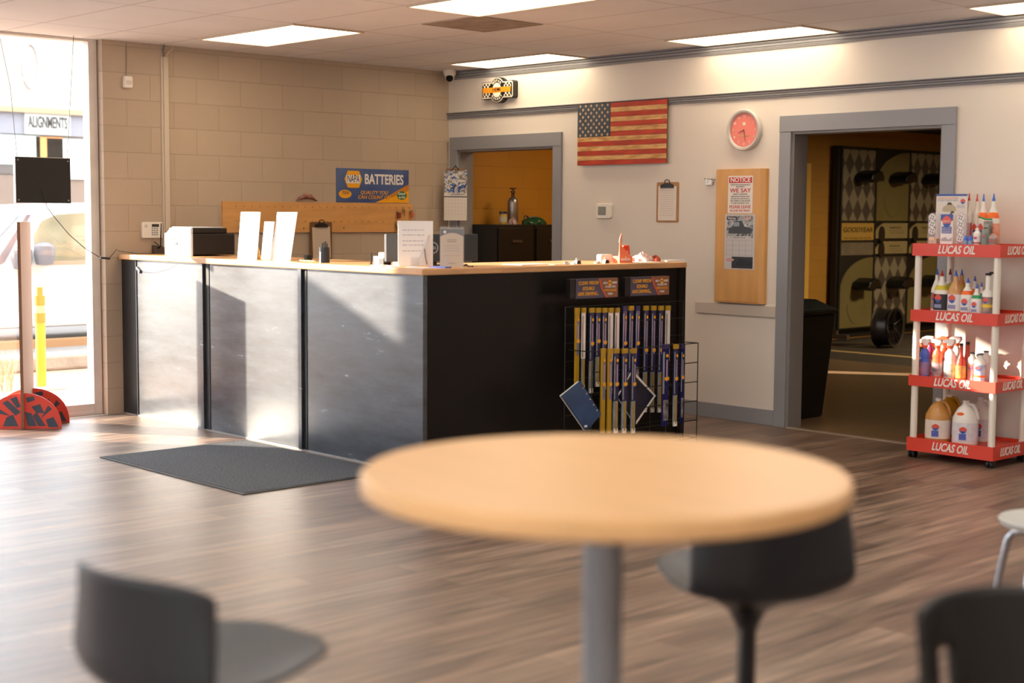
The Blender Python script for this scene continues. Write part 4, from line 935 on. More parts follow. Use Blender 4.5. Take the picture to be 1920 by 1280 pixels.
# monitor behind
my = -2.90
t = thing('computer_monitor', 'dark grey computer monitor seen from behind with a round logo', 'monitor', (cxat(809, my), my, TZ), PI*.42)
w_ = .315
G().prism(rrect(-w_, w_, .025, .195, .006), -.02, .012).build('back_shell', mat('monitor_grey', '25282d', .5), t, bevel=.003)
G().box(-w_+.01, w_-.01, .0125, .016, .035, .188).build('screen', mat('screen_black', '08080a', .1), t)
G().box(-.035, .035, -.004, .010, 0, .024).box(-.1, .1, -.05, .07, 0, .006).build('stand', mat('monitor_black', '17181a', .4), t)
g = G()
for k in range(24):
    a0, a1 = 2*PI*k/24, 2*PI*(k+1)/24
    g.prism([(.036*math.cos(a0), .11+.036*math.sin(a0)), (.036*math.cos(a1), .11+.036*math.sin(a1)), (.031*math.cos(a1), .11+.031*math.sin(a1)), (.031*math.cos(a0), .11+.031*math.sin(a0))], -.0215, -.0202)
g.build('round_logo', mat('logo_silver', 'b8bcc0', .3, metal=.5), t); text('DELL', .016, mat('logo_silver', 'b8bcc0', .3, metal=.5), t, 0, -.0208, .11, width=.045, bold=.02)
# beige leaflet stand
t = thing('leaflet_stand', 'beige leaflet with a dark header in a clear stand in front of the monitor', 'leaflet stand', (cxat(847, -3.02), -3.02, TZ), PI*.36)
w_ = .072
G().box(-w_, w_, -.002, 0, .004, .235).build('leaflet', mat('leaflet_beige', 'd6bfa4', .6), t)
G().prism([(-w_, .232), (-w_, .185)]+[(-w_+2*w_*k/10, .185+.022*math.sin(PI*k/10)) for k in range(1, 10)]+[(w_, .185), (w_, .232)], -.0034, -.0022).build('header', mat('leaflet_header', '52545a', .5), t)
G().prism(ell(-w_*.62, .212, .009, .009, 14), -.0045, -.0035).build('badge', m_wp, t)
lines(t, -w_*.4, w_*.4, [.165, .155], mat('leaflet_ink', '6c6058', .6), -.0024, .004); lines(t, -w_*.7, w_*.7, [.13, .115, .10, .07], mat('faint_ink', 'a79c96', .7), -.0024, .003)
text('ThankYou', .008, mat('leaflet_ink', '6c6058', .6), t, 0, -.0024, .025)
G().box(-w_-.004, w_+.004, -.0065, -.0045, .002, .245).box(-w_-.004, w_+.004, -.03, .04, 0, .0018).build('clear_stand', clear_mat('clear_sheet', 'f0f4f8', .12), t)
o = G().box(-.06, .06, -.03, .03, 0, .008).build('blue_folder', mat('blue_plastic', '3c54a0', .4), None, (cxat(826, -3.12), -3.12, TZ), .2); tag(o, 'blue flat object on the counter left of the beige leaflet', 'folder')
o = G().tube([(-.03, 0, .006), (0, .01, .014), (.03, 0, .006), (.06, .01, .006)], .006, 6).build('black_cable_end', m_blkp, None, (3.55, onX(872, 494, 3.55).y, TZ)); tag(o, 'short black cable end on the counter right of the beige leaflet', 'cable')
# things along the right wing
def wy_(px, x): v = ray(px, 494); return CAM.y+v.y*((x-CAM.x)/v.x)
xw = 3.45
def flat(px0, px1, x, th, m_, label, nm='paper_sheet', cat='paper', d=.09, bz=0):
    ya, yb_ = wy_(px0, x), wy_(px1, x); o = G().box(-d, d, ya, yb_, 0, th).build(nm, m_, None, (x, 0, TZ+bz)); return tag(o, label, cat)
flat(960, 1020, 3.42, .004, mat('greyish_paper', 'c9bdb4', .6), 'loose beige sheet on the right wing of the counter')
flat(1021, 1047, 3.48, .003, mat('brownish_paper', 'b09a84', .6), 'small brownish slip right of the loose beige sheet')
for px, lb in ((1083, 'black metal binder clip on the counter, left of the pair'), (1136, 'black metal binder clip on the counter beside the orange leaflet holder')):
    t = thing('binder_clip', lb, 'clip', (3.52, wy_(px, 3.52), TZ), PI/2)
    G().prism([(-.022, 0), (.022, 0), (.016, .022), (-.016, .022)], -.012, .012).build('body', mat('clip_steel', '4c4844', .3, metal=.8), t)
    G().tube([(-.012, .0, .022), (-.010, .004, .034), (.010, .004, .034), (.012, .0, .022)], .0018, 6).build('wire_loop', mat('bolt_metal', '9a948c', .3, metal=.9), t)
for px, x, lb in ((1062, 3.52, 'scrap of foil on the counter left of the binder clips'), (1075, 3.56, 'tiny white scrap beside the left binder clip'), (1120, 3.52, 'crumpled grey scrap between the two binder clips')):
    crumple('paper_scrap', lb, 'paper', x, wy_(px, x), TZ, .018, .022, .014, mat('scrap_grey', 'c8c0b8', .5) if px != 1075 else m_wp, px)
t = thing('card_holder', 'white card box behind the orange leaflet holder', 'box', (3.40, wy_(1133, 3.4), TZ), PI/2)
G().prism(rrect(-.055, .055, 0, .055, .012), -.02, .02).build('box', m_wp, t); G().prism(rrect(-.045, .045, .01, .045, .008), -.0215, -.0205).build('front_label', mat('card_white', 'f8f0ea', .5), t)
yv = wy_(1167, 3.5)
t = thing('leaflet_holder', 'orange leaflet holder lettered VERSION with a red booklet in it', 'leaflet holder', (3.5, yv, TZ), PI/2)
m_or = mat('orange_card', 'f2825a', .5); m_or2 = mat('deep_orange', 'e2401c', .5)
G().box(-.062, .066, -.03, .03, 0, .045).prism([(-.062, .045), (-.062, .125), (-.045, .12), (.05, .045)], -.03, -.026).build('holder', m_or, t)
G().prism([(-.025, .046), (.058, .046), (.046, .118), (-.012, .115)], -.018, .015).build('booklet', m_or2, t); text('A', .010, m_wp, t, .03, -.0185, .075)
text('VERSION', .014, m_wp, t, 0, -.031, .022, width=.09, bold=.02); decal(ell(0, .038, .006, .004, 10), m_wp, t, -.0302, 'crown_mark')
G().prism([(-.058, .126), (-.045, .121), (-.036, .135), (-.04, .155), (-.036, .185), (-.045, .20), (-.054, .185), (-.062, .16), (-.065, .14)], -.030, -.026).build('cutout_figure', mat('figure_peach', 'f0a890', .5), t)
crumple('shop_towel', 'crumpled white towel with red stains on the counter end', 'towel', 3.45, wy_(1204, 3.45), TZ+.0045, .06, .085, .055, mat('stained_towel', 'f6ece8', .8, scale=22, col2='b85a44'), 11)
crumple('shop_towel', 'dark red crumpled cloth tucked against the white towel', 'towel', 3.44, wy_(1226, 3.44)+.02, TZ+.0, .035, .035, .035, mat('dark_red_cloth', 'a84830', .85, var=.3, scale=30), 12)
flat(1188, 1232, 3.52, .0035, m_wp, 'white sheet lying under the crumpled towel', d=.06)
flat(1236, 1272, 3.46, .009, mat('booklet_white', 'f2eeea', .6), 'thin white booklet at the far end of the counter', 'booklet', 'booklet', d=.07)

# ================================================================== WIPER BLADE RACK (in front of the right side of the counter)
m_wire = mat('black_wire', '0e0d0d', .4)
XB, XF = 3.74, 3.93
def YY(px, x): return wy_(px, x)
def ZZ(px, py, x): return onX(px, py, x).z
R_ = thing('wire_display_rack', 'black wire grid rack of wiper blades beside the counter end', 'display rack', (0, 0, 0))
ya, yb_ = onX(1060, 600, XB).y, onX(1281, 600, XB).y
g = G(); ztp = ZZ(1170, 570, XB)
for z in [ztp-.0-.115*i for i in range(9)]: g.tube([(XB, ya, z), (XB, yb_, z)], .0035, 6)
for y in [ya+(yb_-ya)*i/7 for i in range(8)]: g.tube([(XB, y, ztp-.93), (XB, y, ztp)], .0035, 6)
g.build('back_grid', m_wire, R_)
zf = ZZ(1200, 652, XF); yf0, yf1 = onX(1110, 700, XF).y, onX(1308, 700, XF).y
g = G()
for z in [zf, zf-.13, zf-.26, zf-.39, zf-.52, zf-.64]: g.tube([(XF, yf0, z), (XF, yf1, z)], .0035, 6)
for y in (yf0, onX(1283, 700, XF).y, yf1): g.tube([(XF, y, .0), (XF, y, zf)], .0035, 6)
for y in (yf0+.001, yf1-.001): g.tube([(XF, y, zf-.64), (XB, y-.02, zf-.64)], .0035, 6); g.tube([(XF, y, zf), (XB, min(y, yb_)-.02, zf)], .0035, 6)
g.build('front_grid', m_wire, R_)
g = G()
for y in (ya+.01, yb_-.01):
    G().tube([(XB, y, ztp-.93), (XB, y, .006), (XF-.02, y, .006)], .005, 6).build('foot_bar', m_wire, R_)
for pa, pb in ((1066, 1150), (1168, 1246)):
    y0_, y1_ = onX(pa+6, 540, XB).y, onX(pb, 540, XB).y
    hs = thing('header_sign', f"'CLEAR VISION EQUALS SAFE DRIVING' header card, {'left' if pa == 1066 else 'right'} of the two above the wiper blades", 'sign', (XB+.035, (y0_+y1_)/2, ZZ(1150, 538, XB)), PI/2)
    a, c = (y1_-y0_)/2, .062
    G().box(-a-.05, a, .0, .035, -c, c).build('holder', m_wire, hs); G().box(-a, a, -.004, -.0005, -c, c).build('card', mat('header_navy', '5a5264', .45, scale=3, col2='3c3a52'), hs)
    decal([(a*.1, c), (a, c), (a, -c), (a*.45, -c), (a*.2, 0)], mat('header_brown', '8a5a44', .45), hs, -.0041, 'right_panel')
    decal([(a*.06, c), (a*.12, c), (a*.24, 0), (a*.5, -c), (a*.42, -c), (a*.16, 0)], mat('header_red', 'd05a38', .45), hs, -.0056, 'sweep')
    for k, s_ in enumerate(('CLEAR VISION', 'EQUALS', 'SAFE DRIVING...')): text(s_, .022, m_ny, hs, -a*.42, -.0048, c*(.55-.55*k), width=a*(.95, .55, 1.0)[k], bold=.015, shear=.15)
    text('ASK A', .014, m_wh, hs, a*.38, -.0062, c*.5, width=a*.22); text('EXPERT', .014, m_wh, hs, a*.83, -.0062, c*.5, width=a*.24)
    decal(ell(a*.60, c*.5, .018, .02, 6), m_ny, hs, -.0058, 'hexagon'); text('NAPA', .008, m_nv, hs, a*.60, -.0074, c*.5)
    for k, (s_, mm) in enumerate((('TO CHECK YOUR', m_wh), ('WIPER BLADES', m_ny), ('TODAY', m_wh))): text(s_, .013, mm, hs, a*.62, -.0062, c*(.1-.37*k), width=a*(.5, .6, .25)[k])
    for xx in (-a*.9, -a*.6, a*.7): G().tube([(xx, .02, -c), (xx, .02, -c-.016)], .003, 6).build('support_wire', m_wire, hs)
m_pn = mat('pack_navy', '1d2150', .3, var=.2, scale=10); m_py = mat('pack_yellow', 'b08a18', .35); m_pc = mat('pack_clear', '8d939a', .2, var=.2, scale=20); m_ps = mat('pack_silver', 'e8dcd4', .12); m_pw = m_wh  # silver packs use one pale even colour
def pack(px, py0, py1, x, w_, kind, label):
    zt_, zb_ = ZZ(px, py0, x), ZZ(px, py1, x); L_ = zt_-zb_
    t = thing('wiper_blade_pack', label, 'wiper blade pack', (x, onX(px, py0, x).y, zt_), PI/2, 'wiper blade packs on the wire rack')
    body = {'n': m_pn, 'y': m_py, 's': m_ps, 'b': mat('bag_navy', '161c54', .15, var=.2, scale=12)}[kind]
    G().box(-w_/2, w_/2, -.012, .0, -L_*(1 if kind in 'yb' else .62), -.03).build('sleeve', body, t, bevel=.002)
    if kind in 'ns':
        G().box(-w_/2+.003, w_/2-.003, -.010, -.001, -L_, -L_*.62-.0005).build('clear_sleeve', m_pc, t)
        G().box(-.004, .008, -.0135, -.0105, -L_*.97, -L_*.63).build('blade_strip', m_py, t); G().box(-w_*.4, w_*.4, -.013, -.0102, -L_, -L_+.03).build('end_tag', m_pw, t)
    if kind == 'y':
        G().box(-w_*.1, w_*.3, -.0135, -.0122, -L_*.6, -.08).build('label_strip', mat('strip_blue', '5468a8', .35), t)
    else:
        G().box(-w_/2, -w_*.28, -.015, -.0122, -L_*.6, -.05).build('clear_edge', m_pc, t)
    if kind in 'ns': G().box(-w_/2, w_/2, -.0155, .0005, -.03, -.0).build('header', m_py, t)
    else: G().box(-w_/2, w_/2, -.013, .0005, -.03, 0).build('header', m_py if kind == 'y' else m_pn, t)
    if kind != 's':
        G().prism(ell(w_*.1, -.075, w_*.22, .011, 12), -.0165, -.0155).build('round_badge', m_ny, t)
        G().box(w_*.02, w_*.2, -.0145, -.0125, -L_*.45, -.10).build('print_strip', mat('print_lilac', 'b49ab0', .4), t)
        G().box(-w_*.25, w_*.45, -.0160, -.0150, -L_*.40-.02, -L_*.40).build('amber_band', m_ny, t)
    if kind == 'b':
        G().box(-w_*.35, w_*.4, -.0135, -.0122, -L_*.93, -L_*.68).build('picture_panel', mat('blade_photo', 'b8b4b4', .4, scale=25, col2='25252a'), t)
    G().tube([(0, .0, -.006), (0, .03, .004)], .002, 5).build('hanger', m_wire, t)
    return t
XP = XB+.035; XQ = XF+.03
NM = ['leftmost', 'second from left', 'third from left', 'fourth from left', 'fifth from left', 'sixth from left', 'rightmost']
row1 = [(1081, 'y', .042), (1093, 's', .036), (1108, 'n', .045), (1120, 'n', .045), (1132, 'n', .045), (1144, 's', .045), (1156, 's', .04)]
for i, (px, k, w_) in enumerate(row1): pack(px, 577, 724+(i % 3)*6, XP+.004*(i % 2), w_*.85, k, f'wiper blade pack in the upper left row, {NM[i]}, under the left header card')
row2 = [(1170, 'b', .045), (1182, 'n', .045), (1194, 'b', .045), (1210, 'n', .045), (1224, 'n', .045), (1238, 'n', .045), (1251, 's', .045)]
for i, (px, k, w_) in enumerate(row2): pack(px, 573, 772 if k == 'n' else 740, XP+.004*(i % 2), w_*.9, k, f'wiper blade pack in the upper right row, {NM[i]}, under the right header card')
row3 = [(1130, 'y', .04), (1142, 'y', .04), (1154, 'n', .05), (1170, 'n', .05), (1187, 'n', .045)]
for i, (px, k, w_) in enumerate(row3): pack(px, 653, 811, XQ+.004*(i % 2), w_*.9, k, f"wiper blade pack on the lower front wire, {(['leftmost', 'second from left', 'middle', 'second from right', 'rightmost'])[i]} of the five")
for i, (px, k, w_) in enumerate(((1247, 'b', .07), (1266, 'n', .045), (1278, 'b', .03))): pack(px, 645, 798-(i == 2)*6, XQ+.004*(i % 2), w_*.9, k, f"wiper blade pack at the counter corner, {('wide blue one on the left', 'narrow yellow-bladed one in the middle', 'thin blue one on the right')[i]}")
def catalog(label, pts, x, m1, edge, strip):
    P_ = [onX(a, b_, x) for a, b_ in pts]; c_ = sum(P_, Vector())/4
    t = thing('catalog_book', label, 'catalog', tuple(c_), PI/2)
    Q = [(p.y-c_.y, p.z-c_.z) for p in P_]
    G().prism(Q, -.012, -.001).build('cover', m1, t); G().prism([(a*.985, b_*.985) for a, b_ in Q], -.0005, .012).build('pages', edge, t)
    g = G(); A, B = Vector(Q[strip[0]]), Vector(Q[strip[1]]); nrm = Vector((-(B-A).y, (B-A).x)).normalized()
    if nrm.dot(-(A+B)) < 0: nrm = -nrm
    return t, A, B, nrm, Q
m_cb = mat('catalog_blue', '24456e', .25, var=.3, scale=6)
t, A, B, nrm, Q = catalog('blue catalog hanging as a diamond at the left foot of the wiper rack', ((1051, 742), (1086, 714), (1125, 776), (1097, 808)), XF+.06, m_cb, m_wh, (1, 2))
g = G()
for k in range(5): c_ = A+(B-A)*(k+1)/6+nrm*.012; g.prism(ell(c_.x, c_.y, .004, .004, 8), -.0135, -.0122)
g.build('binding_holes', m_wh, t); c_ = Vector(Q[3])*.8; decal(rect(c_.x-.012, c_.x+.012, c_.y-.006, c_.y+.006), m_wh, t, -.0122, 'corner_label')
t, A, B, nrm, Q = catalog('dark catalog with white page edges hanging right of the lower wiper packs', ((1186, 696), (1227, 741), (1190, 795), (1158, 744)), XF-.04, mat('catalog_dark', '1a2234', .3, var=.3, scale=8), m_wh, (0, 1))
A_, B_ = Vector(Q[0]), Vector(Q[1]); C_ = Vector(Q[2])
decal([(A_.x, A_.y), (B_.x, B_.y), (B_.x-.02, B_.y), (A_.x-.0, A_.y-.02)], m_wh, t, -.0122, 'page_edge'); decal([(B_.x, B_.y), (C_.x, C_.y), (C_.x, C_.y+.02), (B_.x-.02, B_.y)], m_wh, t, -.0122, 'page_edge')
# ================================================================== OIL PRODUCT RACK
m_rr = mat('rack_red', 'd8412c', .4); m_post = mat('post_white', 'ece4d8', .4)
RX0, RX1, RY0, RY1 = 5.13, 5.735, -.50, -.05
OR_ = thing('product_rack', 'red and white rolling rack of car care bottles lettered LUCAS OIL', 'rack', (RX0, RY0, 0))
W, D = RX1-RX0, RY1-RY0
SZ = [(1.297, 1.378), (.945, 1.022), (.530, .603), (.135, .215)]
SZ = [(onY(1716, b_, RY0).z, onY(1716, a, RY0).z) for a, b_ in ((456, 479), (580, 602), (703, 723), (820, 845))]
SHF = [z1-.0195 for z0, z1 in SZ]
for k, (z0, z1) in enumerate(SZ):
    sh = G().box(.006, W-.006, .006, D-.006, z1-.028, z1-.020).build('shelf', m_rr, OR_)
    g = G(); g.box(0, W, 0, .006, z0, z1); g.box(0, W, D-.006, D, z0, z1); g.box(0, .006, .006, D-.006, z0, z1); g.box(W-.006, W, .006, D-.006, z0, z1)
    g.build('shelf_rim', m_rr, OR_)
    text('LUCAS OIL', .050, m_wh, OR_, W*.51, -.0015, (z0+z1)/2+.001, width=.255, shear=.3, bold=.03)
    text('LUCAS OIL', .050, m_wh, OR_, W+.0015, D*.47, (z0+z1)/2+.001, width=.25, shear=.3, bold=.03, rz=PI/2)
PR = .022
for x in (.03, W-.03):
    for y in (.03, D-.03):
        for k in range(3): G().cyl((x, y, SHF[k+1]), (x, y, SHF[k]-.009), PR, seg=16).build('post', m_post, OR_, smooth=True)
        c_ = G().box(x-.012, x+.012, y-.012, y+.012, SZ[3][0]-.02, SZ[3][0]).build('caster_fork', m_blkp, OR_)
        G().cyl((x-.022, y, .024), (x-.008, y, .024), .0235, seg=14).cyl((x+.008, y, .024), (x+.022, y, .024), .0235, seg=14).build('caster_wheel', mat('caster_black', '141414', .4), OR_)
        G().box(x-.006, x+.006, y-.008, y+.008, .024, SZ[3][0]-.02).build('caster_stem', m_blkp, OR_)
def shield(t, x, y, z, w_, h=.03):
    G().prism([(x-w_, z+h*.2), (x-w_*.6, z+h*.55), (x, z+h*.8), (x+w_*.6, z+h*.55), (x+w_, z+h*.2), (x+w_*.8, z-h*.2), (x-w_*.8, z-h*.2)], y-.001, y).build('shield_logo', mat('logo_red', 'd8503c', .4), t)
    G().prism([(x-w_*.85, z-h*.22), (x+w_*.85, z-h*.22), (x+w_*.5, z-h*.6), (x, z-h*.8), (x-w_*.5, z-h*.6)], y-.001, y).build('shield_base', mat('logo_blue', '3450a0', .4), t)
def place(px, y, k): return (onY(px, 500, y).x, y, SHF[k])
m_bw = mat('bottle_white', 'eeeae2', .3); m_bt = mat('bottle_translucent', 'dcd6cc', .25); m_amb = mat('oil_amber', 'c8935a', .2)
def cone_bottle(px, y, k, h, r, body, tip, band, label, lab=None, kind='quart oil bottle'):
    t = thing('oil_bottle', label, 'bottle', place(px, y, k), 0, 'bottles on the red product rack')
    H_ = h*.86
    G().lathe([(r*.92, 0), (r, .008), (r, H_*.56), (r*.93, H_*.62), (r*.55, H_*.80), (r*.34, H_*.88), (r*.32, H_)], 20, sy=.8).build('body', body, t, smooth=True)
    G().lathe([(r*.24, H_+.0005), (r*.22, H_+h*.04), (r*.16, H_+h*.05), (.003, h)], 12).build('cap', tip, t, smooth=True)
    if band: G().lathe([(r*.86, H_*.635), (r*.93, H_*.632), (r*.90, H_*.66), (r*.72, H_*.745), (r*.64, H_*.757)], 20, sy=.8).build('neck_band', band, t, smooth=True)
    if lab:
        G().lathe([(r*1.012, H_*.08), (r*1.012, H_*.52)], 20, sy=.8).build('label_wrap', lab, t, smooth=True)
        shield(t, 0, -r*.83, H_*.40, r*.5, h*.13)
        G().box(-r*.5, r*.5, -r*.86, -r*.83, H_*.14, H_*.24).build('label_block', mat('label_ink', '8890b0', .5), t)
    return t
tb, tr = mat('tip_blue', '3c6cd0', .4), mat('tip_red', 'b8262a', .4); bo, by_, bg_ = mat('band_orange', 'f26a1e', .4), mat('band_yellow', 'd0c030', .4), mat('band_green', '2c9a5c', .4)
lw = mat('label_white', 'e8e4e4', .5); lbk = mat('label_black', '2a2a32', .5); lbl = mat('label_blue', '3c4484', .5, scale=18, col2='c8a870'); lrd = mat('label_red', 'b03424', .5)
# top shelf
cone_bottle(1813, -.20, 0, .34, .034, m_bt, tr, None, 'tall bottle with red tip right behind the car display card, top shelf', lrd)
cone_bottle(1828, -.20, 0, .335, .030, m_bt, tr, None, 'tall clear bottle with red tip, second in the top shelf row', lw)
cone_bottle(1840, -.22, 0, .335, .034, m_bw, tb, bo, 'white bottle with blue tip and orange band behind the green strapped can, top shelf', lw)
cone_bottle(1859, -.32, 0, .335, .042, m_bw, tb, bo, 'white bottle with blue tip and orange band at the right end of the top shelf', mat('label_orange', 'e8b8a0', .5, scale=20, col2='e8703c'))
t = thing('car_display_card', 'white display card with a car picture at the back of the top shelf', 'display card', place(1779, -.26, 0))
G().box(-.105, .115, 0, .004, .12, .335).box(-.105, .115, 0, .004, 0, .12).build('card', mat('card_print', 'e4dcd2', .5), t)
decal(rect(-.105, .115, .322, .335), mat('logo_blue', '3450a0', .4), t, 0, 'header_strip'); decal(rect(-.095, .05, .304, .313), mat('print_peach2', 'e0b49a', .5), t, 0, 'title_print')
G().prism([(-.06, .225), (-.055, .25), (-.03, .265), (-.02, .283), (.0, .283), (.015, .265), (.035, .25), (.038, .228), (.02, .222), (-.04, .222)], -.0016, 0).build('car_picture', mat('car_print_gold', 'b8a888', .4), t)
decal([(-.025, .266), (-.018, .281), (0, .281), (.011, .266)], mat('dark_car_print', '3e4248', .5), t, -.0017, 'car_window_print'); shield(t, .085, -.001, .288, .018, .022)
lines(t, -.095, .05, [.298, .292], mat('label_ink', '8890b0', .5), -.001, .003); lines(t, .045, .1, [.262, .255, .248], mat('label_ink', '8890b0', .5), -.001, .003)
t = thing('gear_demonstrator', 'clear oil gear demonstrator with columns of white gears and a printed box, top shelf', 'display', place(1778, -.38, 0))
m_gear = mat('gear_white', 'e8e2dc', .35); m_cl = clear_mat('clear_column', 'd8d4d8', .28)
for sx_, oil in ((-.105, mat('amber_oil', 'e0b47c', .2)), (.095, mat('red_oil', 'a83038', .2))):
    G().prism([(sx_+a, b_) for a, b_ in rrect(-.034, .034, 0, .215, .03)], -.03, .03).build('column', m_cl, t, bevel=.004)
    G().box(sx_-.026, sx_+.026, -.022, .022, .006, .03 if sx_ > 0 else .05).build('oil', oil, t)
    for k in range(4 if sx_ > 0 else 3):
        g = G(); cz = .185-.043*k; n = 18; P_ = []
        for i in range(n*2): rr = .024 if i % 2 else .0205; P_.append((sx_+rr*math.cos(PI*i/n), cz+rr*math.sin(PI*i/n)))
        g.prism(P_, -.0345, -.0305); ge = g.build('gear', m_gear, t)
        g = G()
        for q in range(4): g.prism(ell(sx_+.011*math.cos(q*PI/2+.5), cz+.011*math.sin(q*PI/2+.5), .005, .006, 8), -.0352, -.0346)
        g.build('gear_holes', mat('gear_hole', '7c6c68', .5), ge)
    G().box(sx_-.02, sx_+.02, -.033, -.0305, .04, .06).build('cream_block', mat('cream_block', 'f0c8a0', .4), t)
G().box(-.045, .04, -.03, .03, 0, .205).build('printed_box', mat('box_white', 'eeeae6', .45), t)
decal([(-.045, .205), (.04, .205), (.04, .165), (.03, .165), (-.0, .19), (-.035, .165), (-.045, .165)], mat('logo_blue', '3450a0', .4), t, -.03, 'box_header'); shield(t, -.0025, -.0315, .158, .034, .05)
decal(rect(-.037, .032, .085, .128), mat('logo_blue', '3450a0', .4), t, -.0302, 'text_block'); text('LUCAS', .013, m_wh, t, -.003, -.0335, .160, width=.05, shear=.2); lines(t, -.033, .028, [.12, .11, .10, .092], m_wh, -.0318, .003)
decal([(-.04, .05), (-.01, .062), (.01, .045), (.035, .06), (.035, .035), (-.04, .035)], mat('scene_print', 'b0a8a8', .5), t, -.0302, 'picture')
G().tube([(.005, 0, .206), (.02, -.01, .222), (.03, -.01, .215)], .006, 6).build('crank', mat('crank_dark', '3a3a44', .4), t)
for px, lb in ((1809, 'small blue-capped vial on the top shelf, left one of the two'), (1818, 'small blue-capped vial on the top shelf, right one of the two')):
    t = thing('additive_vial', lb, 'bottle', place(px, -.44, 0), 0, 'bottles on the red product rack')
    G().lathe([(.014, 0), (.015, .004), (.015, .035), (.012, .042)], 14).build('body', mat('vial_blue', '7c9cc0', .3), t, smooth=True); G().lathe([(.013, .0425), (.013, .055), (.008, .066), (.004, .075)], 14).build('cap', tb, t, smooth=True)
def slim(px, y, k, h, r, body, cap, lab, label, neck=.75, band=None, caph=.05):
    t = thing('additive_bottle', label, 'bottle', place(px, y, k), 0, 'bottles on the red product rack')
    G().lathe([(r*.95, 0), (r, .005), (r, h*neck*.86), (r*.85, h*neck*.93), (r*.5, h*neck), (r*.45, h*(1-caph)-.001)], 18, sy=.8).build('body', body, t, smooth=True)
    G().lathe([(r*.52, h*(1-caph)), (r*.52, h-.002), (r*.4, h)], 14).build('cap', cap, t, smooth=True)
    if lab:
        G().lathe([(r*1.012, h*.06), (r*1.012, h*neck*.72)], 18, sy=.8).build('label_wrap', lab, t, smooth=True); shield(t, 0, -r*.84, h*neck*.58, r*.55, h*.09)
        if band: G().lathe([(r*1.02, h*.2), (r*1.02, h*.2+h*.07)], 18, sy=.8).build('label_band', band, t, smooth=True)
    return t
slim(1830, -.42, 0, .12, .025, m_bw, m_bw, lw, 'short white bottle in front on the top shelf, beside the vials', .85, band=lrd)
t = slim(1845, -.42, 0, .125, .023, mat('can_grey', '8a9088', .4), m_blkp, mat('label_green', '7c8c80', .5), 'short can with a dark top in front of the strapped cans on the top shelf', .95)
t = thing('strapped_cans', 'stack of small dark cans with a green strap on the top shelf', 'can', place(1850, -.37, 0), 0, 'bottles on the red product rack')
for a, b_ in ((0, .085), (.0855, .165)): G().lathe([(.024, a), (.026, a+.004), (.026, b_-.005), (.022, b_)], 16).build('can', mat('can_dark', '34322e', .4, scale=22, col2='bdb8b0'), t, smooth=True)
G().tube([(.025, -.0, .175), (-.01, -.02, .176), (-.05, -.02, .19)], .006, 6).build('strap', mat('strap_green', '22884c', .4), t)
slim(1861, -.44, 0, .085, .03, mat('jar_lilac', 'a8908c', .4), mat('jar_cap', 'c8b4ac', .4), mat('label_orange2', 'c8a060', .5, scale=25, col2='6c5c78'), 'small squat bottle at the right front corner of the top shelf', .9)
# second shelf
cone_bottle(1758, -.29, 1, .275, .038, m_bw, tb, None, 'white bottle with blue tip and blue label at the left end of the second shelf', lbl)
cone_bottle(1767, -.38, 1, .27, .05, m_bw, tr, by_, 'bottle with red tip and black label, second shelf left', lbk)
cone_bottle(1782, -.18, 1, .275, .045, m_bt, mat('tip_dark_red', '7c2a24', .4), mat('band_lime', 'a8b850', .4), 'bottle with dark red tip at the back of the second shelf', lw)
cone_bottle(1793, -.38, 1, .275, .05, m_amb, tb, None, 'amber bottle with blue tip and a white label on the second shelf', lw)
cone_bottle(1804, -.20, 1, .275, .04, m_amb, tb, mat('band_mustard', 'c8a824', .4), 'amber bottle with blue tip and yellow band behind the plain amber one', lw)
cone_bottle(1816, -.40, 1, .23, .046, m_bw, tb, bo, 'white bottle with blue tip and orange band, middle of the second shelf', lw)
cone_bottle(1829, -.20, 1, .235, .036, m_bw, tb, bo, 'white bottle with blue tip and orange band at the back of the second shelf', lw)
cone_bottle(1833, -.44, 1, .195, .036, m_bw, tb, bg_, 'white bottle with blue tip and green band at the front of the second shelf', lw)
cone_bottle(1842, -.26, 1, .20, .03, m_bw, tb, bg_, 'white bottle with blue tip and green band at the back of the second shelf', lw)
slim(1854, -.42, 1, .265, .036, m_bw, m_blkp, lbl, 'white bottle with black cap and blue label at the right end of the second shelf', .62, band=mat('label_yellow', 'e8c83c', .5))
slim(1861, -.20, 1, .265, .036, m_bw, m_blkp, lbl, 'white bottle with a black cap half hidden behind the front right post', .62, band=lrd)
# third shelf: sprayers and slim bottles
def sprayer(px, y, k, h, r, body, head, nose, lab, label):
    t = thing('spray_bottle', label, 'spray bottle', place(px, y, k), 0, 'bottles on the red product rack')
    G().lathe([(r*.95, 0), (r, .006), (r, h*.42), (r*.85, h*.5), (r*.95, h*.56), (r*.85, h*.66), (r*.45, h*.74), (r*.42, h*.77)], 18, sy=.75).build('body', body, t, smooth=True)
    G().lathe([(r*.5, h*.7705), (r*.5, h*.83)], 14).build('collar', nose, t, smooth=True)
    G().prism([(-.05, h*.90), (-.05, h*.955), (-.02, h), (.03, h), (.034, h*.92), (.016, h*.835), (-.010, h*.835), (-.014, h*.89)], -.014, .014).build('trigger_head', head, t, bevel=.004)
    G().prism([(-.045, h*.895), (-.030, h*.895), (-.024, h*.80), (-.034, h*.78)], -.006, .006).build('trigger', nose, t, bevel=.002)
    G().box(-.058, -.0505, -.008, .008, h*.90, h*.95).build('nozzle', nose, t, bevel=.001)
    G().lathe([(r*1.012, h*.07), (r*1.012, h*.40)], 18, sy=.75).build('label_wrap', lab, t, smooth=True)
    return t
